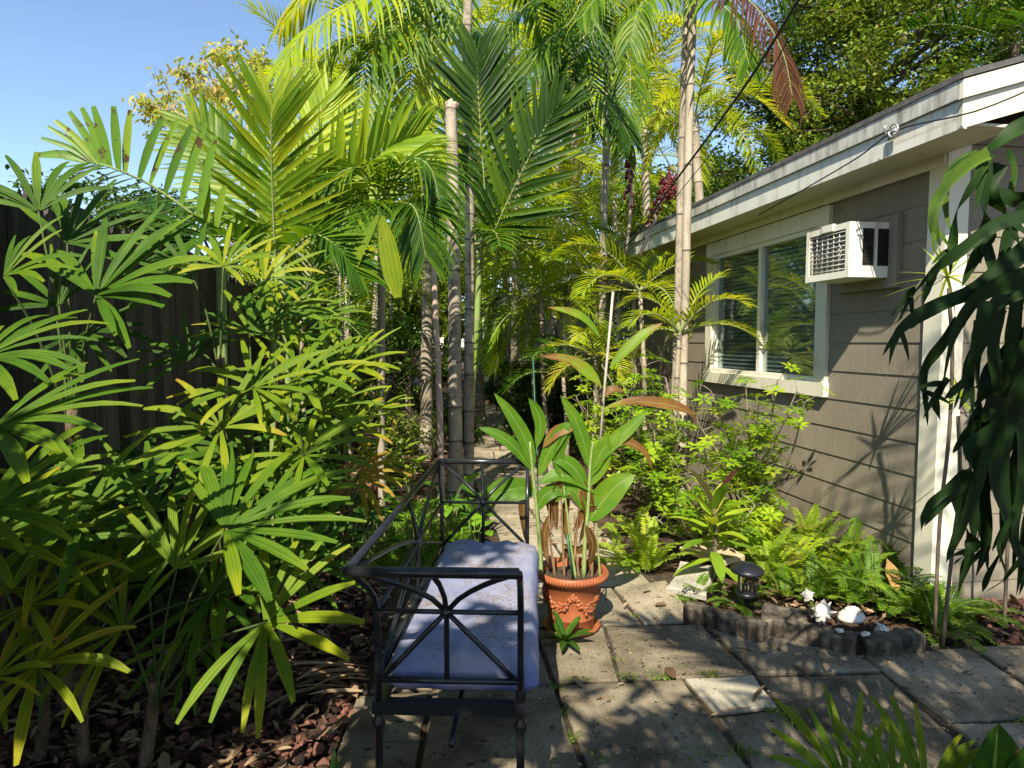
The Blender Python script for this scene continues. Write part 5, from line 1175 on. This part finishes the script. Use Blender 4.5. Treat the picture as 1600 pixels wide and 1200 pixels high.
frond(tl, [pp(436, 420, Yb), pp(480, 370, Yb - .2), pp(520, 380, Yb - .3), pp(560, 430, Yb - .3)], .42, .045, 18, 'palm', nrm=(0, -.5, 1), tint=(.15, .5), a0=62, a1=25, vee=.3, ldroop=.7)
tb_ = thing('feather_palm', 'young palm whose blemished frond arches left over the fence with finger like leaflets', 'palm', gnd(352, 935), GH); B = tb_.location.copy(); Yc = B.y
m = MB(); tube(m, cat_rom([B - V((0, 0, .03)), B + V((.02, 0, .9)), pp(345, 385, Yc)], 14), .03, 9, tint=.9); m.build('trunk', M['cane'], tb_)
m = MB(); R_ = cat_rom([pp(345, 390, Yc), pp(312, 345, Yc - .1), pp(240, 292, Yc - .2), pp(175, 262, Yc - .3), pp(142, 254, Yc - .3)], 30)
tube(m, R_, [lerp(.012, .004, i / 30) for i in range(31)], 6, 1, .8, cap=False)
# upper leaflets measured one by one: base fraction, tip pixel
for f, tx, ty, w_ in ((.26, 338, 212, .055), (.36, 322, 192, .05), (.44, 300, 196, .05), (.52, 278, 188, .038), (.58, 255, 182, .05), (.66, 204, 172, .045), (.70, 178, 166, .05), (.76, 146, 166, .048), (.80, 128, 168, .042), (.86, 108, 174, .042), (.90, 86, 188, .038), (.94, 74, 198, .032), (.97, 64, 216, .032), (1.0, 58, 243, .055), (.18, 322, 250, .05), (.10, 352, 290, .05)):
    j = min(29, int(f * 30)); q = R_[j].lerp(R_[j + 1], f * 30 - j); e = pp(tx, ty, q.y - .02)
    ribbon(m, cat_rom([q, q.lerp(e, .5) + V((0, 0, .02)), e], 6), w_, lambda t: min(1, .5 + t * 2) * (1 - .45 * max(0, t - .6) / .4), V((.1, -1, .3)), fold=.3, tint=rng.uniform(.1, .8))
for i in range(16):
    f = .2 + .8 * i / 16; j = min(29, int(f * 30)); q = R_[j].lerp(R_[j + 1], f * 30 - j); d = V((-.75, -.35, -.15 - .4 * rng.random()))
    blade(m, q, d, V((0, -.4, 1)), .38 * (1 - .3 * f), .045, p_palm, 4, .3, fold=.3, tint=rng.uniform(.0, .35))
m.build('frond', [M['blemish'], M['cane']], tb_)
frond(tb_, [pp(345, 390, Yc), pp(290, 350, Yc + .5), pp(230, 330, Yc + .8), pp(170, 340, Yc + .9)], .4, .045, 18, 'palm', nrm=(0, -.4, 1), tint=(.05, .3), a0=62, a1=25, vee=.3, ldroop=.6)
# drooping pair of broad lit leaflets and its arching palm
ta = thing('feather_palm', 'arching young palm with a broad glowing yellow green leaflet hanging down', 'palm', gnd(598, 850), GH); B = ta.location.copy(); Ya = B.y
m = MB(); tube(m, cat_rom([B - V((0, 0, .03)), B + V((0, 0, .8)), pp(596, 350, Ya)], 14), .03, 9, tint=.9); m.build('trunk', M['bark'], ta)
for P, w_, tn in (([(596, 338), (604, 375), (614, 425), (622, 465)], .125, .70), ([(592, 335), (575, 365), (556, 405), (545, 445)], .075, .6)):
    m = MB(); tube(m, cat_rom([pp(596, 352, Ya), pp(592, 325, Ya - .6), pp(P[0][0], P[0][1], Ya - 1.05)], 8), .011, 6, 0, .3); ribbon(m, cat_rom([pp(x, y, Ya - 1.05) for x, y in P], 10), w_, p_rhap, V((-.2, -1, .2)), fold=.15, tint=tn, pleat=.1); m.build('leaf', M['rhapis'], ta)
arch = dict(nrm=(0, -.5, 1), a0=65, a1=32, vee=.1, ldroop=1.5, seg=5, tip=.1)
for P, tn, mt in (([pp(596, 350, Ya), pp(606, 300, Ya - .2), pp(635, 250, Ya - .4), pp(672, 262, Ya - .5), pp(690, 330, Ya - .5)], (.2, .55), 'palm'), ([pp(596, 350, Ya), pp(580, 290, Ya - .2), pp(560, 262, Ya - .4), pp(520, 280, Ya - .5), pp(500, 330, Ya - .5)], (.2, .6), 'palm'),
              ([pp(596, 350, Ya), pp(600, 290, Ya + .2), pp(615, 240, Ya + .4), pp(640, 215, Ya + .4), pp(690, 240, Ya + .4)], (.3, .65), 'palmy'), ([pp(596, 350, Ya), pp(625, 320, Ya - .4), pp(650, 330, Ya - .6), pp(665, 400, Ya - .6)], (.1, .45), 'palm'),
              ([pp(596, 350, Ya), pp(570, 320, Ya - .4), pp(545, 330, Ya - .6), pp(525, 390, Ya - .7)], (.25, .6), 'palm')):
    frond(ta, P, .52, .024, 44, mt, tint=tn, **arch)
# --- smaller palms in the middle distance
MID = 'small palms crowding the path'
def clump(label, px, Y, top, nf, L, LL, LW, mat='palm', tint=(.25, .6), n=24, el=(75, -15), droop=1.7, stems=1, ldroop=1.0, name='small_palm', grp=MID, r=.03, bark_='bark', bushy=0):
    c = pp(*top, Y); b = V((c.x + rng.uniform(-.15, .15), Y, 0)); t = thing(name, label, 'palm', b, grp)
    ptrunk([b - V((0, 0, .05)), b.lerp(c, .5) + V((rng.uniform(-.05, .05), 0, 0)), c], r, r * .75, .3, bark_, t, sides=8)
    crown(t, c, nf, L, LL, LW, n, mat, el, droop, tint, rng.uniform(0, 6), bushy, ldroop)
    return t
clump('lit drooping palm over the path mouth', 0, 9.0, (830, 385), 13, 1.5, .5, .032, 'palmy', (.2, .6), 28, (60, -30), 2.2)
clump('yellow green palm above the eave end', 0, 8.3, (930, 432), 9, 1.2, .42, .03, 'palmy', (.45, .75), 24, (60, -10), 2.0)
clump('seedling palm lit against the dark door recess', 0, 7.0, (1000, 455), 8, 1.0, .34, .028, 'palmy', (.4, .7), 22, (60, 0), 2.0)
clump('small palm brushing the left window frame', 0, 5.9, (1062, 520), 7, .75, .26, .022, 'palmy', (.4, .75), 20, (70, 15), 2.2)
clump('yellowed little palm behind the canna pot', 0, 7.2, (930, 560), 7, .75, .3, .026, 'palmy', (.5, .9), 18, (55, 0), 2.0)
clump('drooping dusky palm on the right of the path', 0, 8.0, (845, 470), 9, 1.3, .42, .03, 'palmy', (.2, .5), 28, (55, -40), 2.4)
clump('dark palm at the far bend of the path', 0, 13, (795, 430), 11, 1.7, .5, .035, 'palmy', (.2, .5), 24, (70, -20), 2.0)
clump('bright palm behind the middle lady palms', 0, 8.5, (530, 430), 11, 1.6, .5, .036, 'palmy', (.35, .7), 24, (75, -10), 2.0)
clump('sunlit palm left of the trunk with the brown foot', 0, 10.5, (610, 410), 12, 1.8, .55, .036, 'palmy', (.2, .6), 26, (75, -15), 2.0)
clump('shaded palm under the arching feather palm', 0, 7.0, (470, 500), 10, 1.1, .36, .03, 'palm', (.1, .4), 20, (70, 0), 1.8)
clump('dark low palm right of the path by the house wall', 0, 7.6, (880, 590), 9, .9, .3, .025, 'palm', (.1, .4), 22, (70, 0), 2.0)
clump('low palm at the left path edge behind the trunks', 0, 10, (640, 560), 9, 1.0, .35, .03, 'palm', (.15, .45), 20, (75, 5), 1.8)
clump('pale palm in the sun behind the cut trunk', 0, 12, (745, 330), 12, 1.9, .6, .04, 'palmy', (.2, .7), 26, (75, -30), 2.0, r=.06)
clump('tall palm with hanging fronds behind the green cane', 0, 11, (812, 250), 13, 2.0, .6, .04, 'palmy', (.3, .7), 28, (70, -50), 2.2, r=.07)
# --- tall palms far back
FAR = 'palms beyond the path'
def farpalm(label, x, y, Y, nf, L, LL, LW, mat, tint, el=(75, -45), droop=1.9, n=28, r=.09, bushy=0, ldroop=.9, bark_='barkp', seg=3):
    c = pp(x, y, Y); b = V((c.x + rng.uniform(-.3, .3), Y, 0)); t = thing('palm_tree', label, 'palm', b, FAR)
    ptrunk([b - V((0, 0, .1)), b.lerp(c, .5) + V((rng.uniform(-.12, .12), 0, 0)), c], r, r * .75, .5, bark_, t, sides=9)
    crown(t, c, nf, L, LL, LW, n, mat, el, droop, tint, rng.uniform(0, 6), bushy, ldroop, seg=seg)
    return t
farpalm('tall yellow green palm left of the slender pale trunk', 868, 95, 13, 14, 2.6, .8, .05, 'palmy', (.3, .75))
farpalm('glowing yellow palm right of the slender pale trunk', 1005, 135, 12, 14, 2.3, .75, .045, 'palmy', (.4, .85))
farpalm('bushy foxtail palm whose plumes hang over the roof edge', 1085, 185, 9.2, 11, 1.7, .24, .026, 'palmy', (.3, .8), (65, -20), 2.6, 110, .08, 2.8, .3, 'barkp', 2)
farpalm('pale palm crown above the arching feather palm', 590, 130, 14, 14, 3.0, .9, .055, 'palmy', (.3, .8))
farpalm('palm crown behind the left hanging fronds', 520, 190, 15, 13, 2.6, .8, .05, 'palmy', (.3, .8))
farpalm('far palm between the cut trunk and the green cane', 700, 210, 16, 14, 3.0, .9, .055, 'palmy', (.45, .8))
farpalm('far palm with yellow crown behind the dark upright fronds', 800, 40, 15, 14, 3.0, .9, .055, 'palmy', (.3, .75))
farpalm('dark blue green palm at the top right corner above the roof', 1585, 70, 13, 15, 2.4, .8, .06, 'palm', (.05, .3), (70, -40), 1.8, 30, .1, 0, .7, 'barkd')
farpalm('distant palm low over the end of the path', 760, 360, 22, 12, 2.8, .9, .06, 'palmy', (.3, .7))
farpalm('distant palm showing over the eave end', 960, 260, 18, 13, 2.8, .9, .06, 'palmy', (.2, .7))
farpalm('distant palm behind the lady palms and the fence', 470, 330, 17, 12, 2.6, .8, .06, 'palmy', (.35, .75))
# ============================================================ BROADLEAF TREES
def tree(label, base, trunk_pts, r0, clumps, mat, leafL, leafW, per, csize, tint, group=None, name='tree', bark_='barkd', flat_=.75, droop=.3, skirt=None):
    """clumps: list of centres; branches run from the trunk to each; leaves fill an uneven ball round each"""
    t = thing(name, label, 'tree', V((base.x, base.y, 0)), group); tr = MB(); lf = MB()
    path = cat_rom([V((base.x, base.y, -.1))] + trunk_pts, 16); tube(tr, path, [lerp(r0 * 1.2, r0 * .35, i / 16) for i in range(17)], 10, tint=.95)
    for c in clumps:
        j = min(range(5, 17), key=lambda i: (path[i] - c).length + .15 * abs(i - 9)); a = path[j]
        k = max(.012, r0 * .25); P = cat_rom([a, a.lerp(c, .5) + rvec(rng) * .25 * (c - a).length * .4, c], 8); tube(tr, P, [lerp(k, k * .25, i / 8) for i in range(9)], 6, tint=.95, cap=False)
        sz = csize * rng.uniform(.65, 1.25); tn0 = rng.uniform(-.12, .12); sub = [c + rvec(rng) * sz * rng.uniform(.2, .85) for _ in range(7)]
        for s_ in sub: tube(tr, [c, c.lerp(s_, .6) + rvec(rng) * .04, s_], [k * .25, k * .15, k * .06], 4, tint=.9, cap=False)
        for i in range(int(per * sz * sz / (csize * csize))):
            s_ = sub[rng.randrange(7)]; p = s_ + V((rng.gauss(0, 1), rng.gauss(0, 1), rng.gauss(0, flat_))) * sz * .24
            d = rvec(rng); d.z = d.z * .6 - droop; d.normalize()
            leafcard(lf, p, d, (V((0, 0, 1)) + rvec(rng) * .9).normalized(), leafL * rng.uniform(.6, 1.2), leafW * rng.uniform(.7, 1.2), 0, min(1, max(0, rng.uniform(*tint) + tn0)))
    tr.build('trunk', M[bark_], t); lf.build('crown', M[mat], t)
    return t
def fill(c, rad, n, hollow=.35):
    out = []
    while len(out) < n:
        v = V((rng.uniform(-1, 1), rng.uniform(-1, 1), rng.uniform(-1, 1)))
        if hollow < v.length < 1 + rng.uniform(-.2, .2): out.append(V(c) + V((v.x * rad[0], v.y * rad[1], v.z * rad[2])))
    return out
# dense tree over the roof at the upper right
c = pp(1385, 120, 15); tree('large dense small leaved tree rising behind the roof at the upper right', V((c.x, 15, 0)), [V((c.x + .2, 15, 3)), V((c.x, 15, 6)), V((c.x - .2, 15.2, 8.5))], .28, fill(c, (2.9, 2.2, 3.2), 110, .25), 'tree', .12, .065, 620, .8, (.2, .9))
c = pp(1215, 260, 17); tree('dark tree between the foxtail palm and the big dense tree', V((c.x, 17, 0)), [V((c.x, 17, 3)), V((c.x + .2, 17, 6)), V((c.x, 17, 8))], .2, fill(c, (2.0, 1.8, 2.8), 50, .3), 'bush', .14, .07, 480, .8, (.1, .6))
c = pp(320, 160, 14); cl_ = [pp(x, y, 14 + rng.uniform(-.6, .6)) for x, y in ((225, 160), (245, 175), (262, 140), (285, 110), (300, 130), (320, 95), (345, 85), (372, 80), (395, 95), (330, 140), (360, 130), (290, 165), (265, 185), (390, 140), (420, 110), (430, 160), (350, 180), (310, 190), (405, 180), (450, 140), (460, 190), (480, 120), (500, 160), (470, 240), (430, 230))]
tree('pale yellow flowering tree showing against the blue sky', pp(470, 250, 14) * 1, [pp(480, 400, 14), pp(450, 260, 14), pp(420, 160, 14)], .12, cl_, 'treey', .19, .065, 120, .42, (.15, .95), bark_='twig', droop=.8)
BACK = 'trees closing the view beyond the path'
for (x, y, Y, rad, n, lb, mt, tn) in ((620, 380, 24, (3.2, 2, 3.2), 44, 'shady tree far behind the left trunks', 'tree', (.2, .8)), (790, 330, 27, (3.4, 2, 4.0), 46, 'tall tree closing the end of the path', 'tree', (.3, .9)), (700, 450, 21, (2.6, 1.5, 2.0), 40, 'bushy tree glimpsed between the ringed trunks', 'tree', (.3, .9)), (570, 470, 16, (2.0, 1.2, 1.6), 34, 'bushy tree behind the fine leaved shrub', 'tree', (.3, .9)), (950, 400, 24, (3.0, 2, 3.0), 40, 'tree beyond the far end of the house', 'tree', (.3, .9)),
                              (480, 420, 20, (2.6, 2, 2.4), 36, 'rounded tree behind the fence and the lady palms', 'tree', (.2, .8)), (1060, 330, 22, (2.6, 2, 2.6), 36, 'tree behind the twin trunks above the roof', 'tree', (.3, .9)), (330, 400, 18, (2.4, 1.5, 1.3), 26, 'low tree peeping over the fence', 'bush', (.2, .7)), (180, 330, 12, (1.3, .8, .5), 14, 'dark vine covered bush topping the fence', 'bush', (.1, .5))):
    c = pp(x, y, Y); tree(lb, V((c.x, Y, 0)), [V((c.x, Y, c.z * .5)), V((c.x, Y, c.z))], .2 if Y > 15 else .06, fill(c, rad, n, .2), mt, .2 * Y / 22 + .04, .10 * Y / 22 + .02, 190, .95 * Y / 24, tn, BACK)
# ---- shrubs
SHR = 'shrubs filling the garden beds'
def shrub(label, px, w_, h, per, mt='bush', tn=(.1, .6), lL=.09, lW=.045, grp=SHR, n=None):
    b = gnd(*px) if len(px) == 2 else V((pp(px[0], 600, px[2]).x, px[2], 0)); n = n or 16
    cs = [b + V((rng.uniform(-w_, w_), rng.uniform(-w_, w_) * .7, h * rng.uniform(.15, 1))) for _ in range(n)]
    tree(label, b, [b + V((0, 0, h * .3)), b + V((0, 0, h * .6))], .03, cs, mt, lL, lW, per, .28, tn, grp, 'shrub', 'barkd')
shrub('fine leaved grey green shrub behind the middle lady palms', (600, 690), .8, 1.9, 220, 'bush', (.3, .9), .06, .022, n=26)
shrub('dark shrub bordering the left side of the path', (700, 690), .45, .7, 160, 'bush', (.1, .5), n=12)
shrub('dark shrub at the right path edge near the house', (850, 690), .55, 1.2, 190, 'bush', (.1, .5), n=18)
shrub('low shrub where the path narrows', (815, 655), .7, 1.4, 200, 'bush', (.15, .6), n=18)
shrub('leafy shrub at the far left of the path', (720, 640), .8, 1.8, 200, 'bush', (.2, .7), n=20)
shrub('sunlit shrub by the far end of the path', (780, 612), 1.2, 2.2, 200, 'tree', (.3, .9), .12, .06, n=24)
shrub('shrub under the eave near the second window', (915, 690), .5, 1.2, 190, 'bush', (.1, .5), n=16)
shrub('low dark shrub behind the canna pot', (960, 720), .4, .7, 160, 'scheff', (.1, .45), n=10)
shrub('bushy shrub between fence and trunks', (540, 720), .8, 1.6, 200, 'bush', (.1, .5), n=20)
shrub('tall shrub in the deep left background', (640, 640), 1.2, 2.4, 200, 'tree', (.2, .8), .12, .06, n=26)
shrub('undergrowth shrub at the fence foot', (420, 880), .5, .8, 160, 'bush', (.05, .35), n=14)
shrub('shaded shrub in the corner between fence and lady palms', (200, 980), .5, .7, 150, 'bush', (.0, .25), n=12)
shrub('weedy shrub beside the brown footed trunk', (630, 735), .35, .6, 130, 'tree', (.3, .9), .07, .03, n=10)
# ============================================================ LOOSE GROUND COVER
rng = random.Random(77)
m = MB()
def inpoly(p, poly):
    r = False; n = len(poly)
    for i in range(n):
        a, b = poly[i], poly[(i + 1) % n]
        if (a.y > p.y) != (b.y > p.y) and p.x < (b.x - a.x) * (p.y - a.y) / (b.y - a.y) + a.x: r = not r
    return r
def scatter(poly, n, f):
    P = [gnd(*q) for q in poly]; x0, x1, y0, y1 = min(p.x for p in P), max(p.x for p in P), min(p.y for p in P), max(p.y for p in P); k = 0
    while k < n:
        q = V((rng.uniform(x0, x1), rng.uniform(y0, y1), 0))
        if inpoly(q, P): f(q); k += 1
def rock(q): blob(m, q + V((0, 0, rng.uniform(-.03, .015))), rng.uniform(.008, .026), rng, 1, .34, tint=rng.random(), sq=(1, rng.uniform(.6, 1), rng.uniform(.5, .9)))
bedL = [(-200, 1300), (60, 1000), (380, 930), (590, 900), (600, 980), (560, 1085), (470, 1300)]
bedR = [(1440, 1000), (1520, 940), (1800, 930), (1900, 985), (1520, 1008)]
scatter(bedL, 3200, rock); scatter(bedR, 900, rock); scatter([(1085, 950), (1200, 880), (1500, 880), (1480, 960), (1330, 985)], 220, rock)
for i in range(26):
    q = gnd(rng.uniform(535, 605), rng.uniform(765, 800)); blob(m, q + V((0, 0, .05)), rng.uniform(.05, .09), rng, 2, .25, tint=rng.uniform(.5, .9))
tag(m.build('lava_gravel', M['lava'], smooth=False), kind='stuff')
m = MB()
def lf_(q):
    d = rvec(rng); d.z *= .25; d.normalize(); L = rng.uniform(.03, .11)
    blade(m, q + V((0, 0, rng.uniform(.0, .03))), d, V((rng.uniform(-.4, .4), rng.uniform(-.4, .4), 1)), L, L * rng.uniform(.15, .5), p_lance, 3, rng.uniform(-.3, .5), fold=rng.uniform(.1, .8), tint=rng.random())
scatter(bedL, 1100, lf_); scatter(bedR, 80, lf_); scatter([(1085, 950), (1200, 880), (1500, 880), (1480, 960), (1330, 985)], 420, lf_)
scatter([(400, 900), (560, 720), (740, 650), (735, 760), (660, 900)], 600, lf_); scatter([(840, 1200), (860, 900), (1040, 900), (1100, 960), (1500, 1010), (1700, 1200)], 40, lf_); scatter([(830, 860), (770, 700), (850, 700), (960, 860)], 60, lf_)
for i in range(16):   # long dry strips beside the bench leg
    q = gnd(rng.uniform(520, 580), rng.uniform(1030, 1090)); blade(m, q + V((0, 0, .02)), V((-.6 + rng.uniform(-.3, .3), -.6 + rng.uniform(-.4, .4), .25)), V((rng.uniform(-.5, .5), rng.uniform(-.5, .5), 1)), rng.uniform(.2, .38), .022, p_lance, 6, rng.uniform(.3, .9), fold=.6, tint=rng.uniform(.4, 1))
tag(m.build('leaf_litter', M['litter'], smooth=True), kind='stuff')
m = MB()
def tuft(px, r, n, h=.03):
    c = gnd(*px)
    for i in range(n):
        a = rng.uniform(0, 6.28); q = c + V((math.cos(a), math.sin(a) * .6, 0)) * r * rng.random() ** .5; d = rvec(rng); d.z = abs(d.z) + .3
        blade(m, q - V((0, 0, .01)), d, rvec(rng), h * rng.uniform(.4, 1.2), .006, p_lance, 2, .4, fold=.2, tint=rng.random())
for px, r, n in (((872, 1075), .05, 60), ((885, 1110), .05, 70), ((898, 1150), .05, 60), ((985, 1056), .06, 70), ((1030, 1056), .07, 80), ((1110, 1052), .05, 50), ((1225, 1110), .09, 120), ((1245, 1130), .06, 70), ((1085, 1180), .13, 140), ((1160, 1175), .07, 80), ((940, 1185), .05, 40), ((870, 1190), .05, 50), ((1065, 935), .10, 150), ((905, 1062), .05, 40), ((968, 1030), .03, 20), ((1210, 1015), .05, 40), ((990, 960), .04, 30), ((1600, 1130), .06, 50)): tuft(px, r, n)
tag(m.build('joint_moss', M['moss']), kind='stuff')
m = MB()
def gr_(q):
    d = rvec(rng); d.z = abs(d.z) + .8
    blade(m, q - V((0, 0, .02)), d, rvec(rng), rng.uniform(.04, .1), .006, p_lance, 2, .5, fold=.2, tint=rng.random())
scatter([(560, 880), (590, 800), (640, 790), (700, 770), (740, 800), (745, 870), (660, 900)], 5000, gr_)
tag(m.build('grass', M['grass']), kind='stuff')
# twigs fallen on the paving
for (a, b_, l) in (((1112, 1122), (1175, 1108), 'dry curled palm sheath lying beside the small pale slab'), ((1128, 966), (1178, 985), 'thin dry twig lying against the edging block')):
    m = MB(); p, q = gnd(*a), gnd(*b_); blade(m, p + V((0, 0, .012)), q - p, V((0, 0, 1)), (q - p).length, .022, p_lance, 5, .05, fold=.6, tint=.75); tag(m.build('dry_twig', M['litter'], loc=p), l, 'twig')
m = MB()
def crumb(q):
    k = rng.random(); blob(m, q + V((0, 0, .003)), rng.uniform(.0022, .0065) * (1 if k < .93 else 1.8), rng, 0, .3, tint=rng.random(), sq=(1, rng.uniform(.5, 1), .5))
scatter([(640, 1280), (690, 985), (850, 910), (1040, 905), (1095, 965), (1200, 1000), (1340, 1022), (1500, 1012), (1750, 1005), (1950, 1260)], 2200, crumb)
scatter([(1085, 968), (1200, 1004), (1340, 1024), (1430, 1016), (1440, 1035), (1340, 1045), (1190, 1025), (1090, 990)], 500, crumb)
tag(m.build('soil_crumbs', M['litter'], smooth=False), kind='stuff')
# ============================================================ UNSEEN TREES BEHIND THE CAMERA, added so their shade dapples the patio
rng = random.Random(99)
SH = 'unseen trees added behind the viewer for shade'
def shade(label, c, rad, n, per, size, leafL, leafW):
    c = V(c); tree(label, V((c.x, c.y - .5, 0)), [V((c.x, c.y - .5, c.z * .5)), V((c.x, c.y - .3, c.z))], .12, fill(c, rad, n, .1), 'bush', leafL, leafW, per, size, (.2, .7), SH)
shade('broad unseen tree added behind the viewer for shade on the fence side', (-2.4, -1.1, 3.2), (1.8, .6, 1.9), 31, 135, .36, .22, .09)
shade('unseen tree added directly behind the viewer for shade', (-.3, -1.2, 2.5), (1.0, .6, 1.2), 22, 80, .5, .22, .08)
sp = palm('unseen palm added behind the viewer for shade on the house side', V((.8, -.9, 0)), [V((.8, -.9, 1.5)), V((.8, -.8, 3.0))], .06, .05, .4, group=SH)
crown(sp, V((.8, -.8, 3.0)), 15, 1.5, .5, .045, 24, 'palm', (60, -40), 1.5, (.2, .5))
sp = palm('second unseen palm added behind the viewer for shade near the middle', V((1.9, -1.3, 0)), [V((1.9, -1.3, 2)), V((1.7, -1.2, 3.3))], .06, .05, .4, group=SH)
crown(sp, V((1.7, -1.2, 3.3)), 11, 1.4, .5, .045, 24, 'palm', (40, -40), 1.5, (.2, .5))
sp = palm('tall unseen palm added behind the viewer to shade the house corner', V((1.4, -.9, 0)), [V((1.4, -.9, 2.5)), V((1.3, -.7, 5.2))], .06, .05, .4, group=SH)  # added out of view to break up the dracaena's shadow on the wall
crown(sp, V((1.3, -.7, 5.2)), 6, 1.5, .45, .035, 14, 'palm', (60, -30), 1.4, (.2, .5))
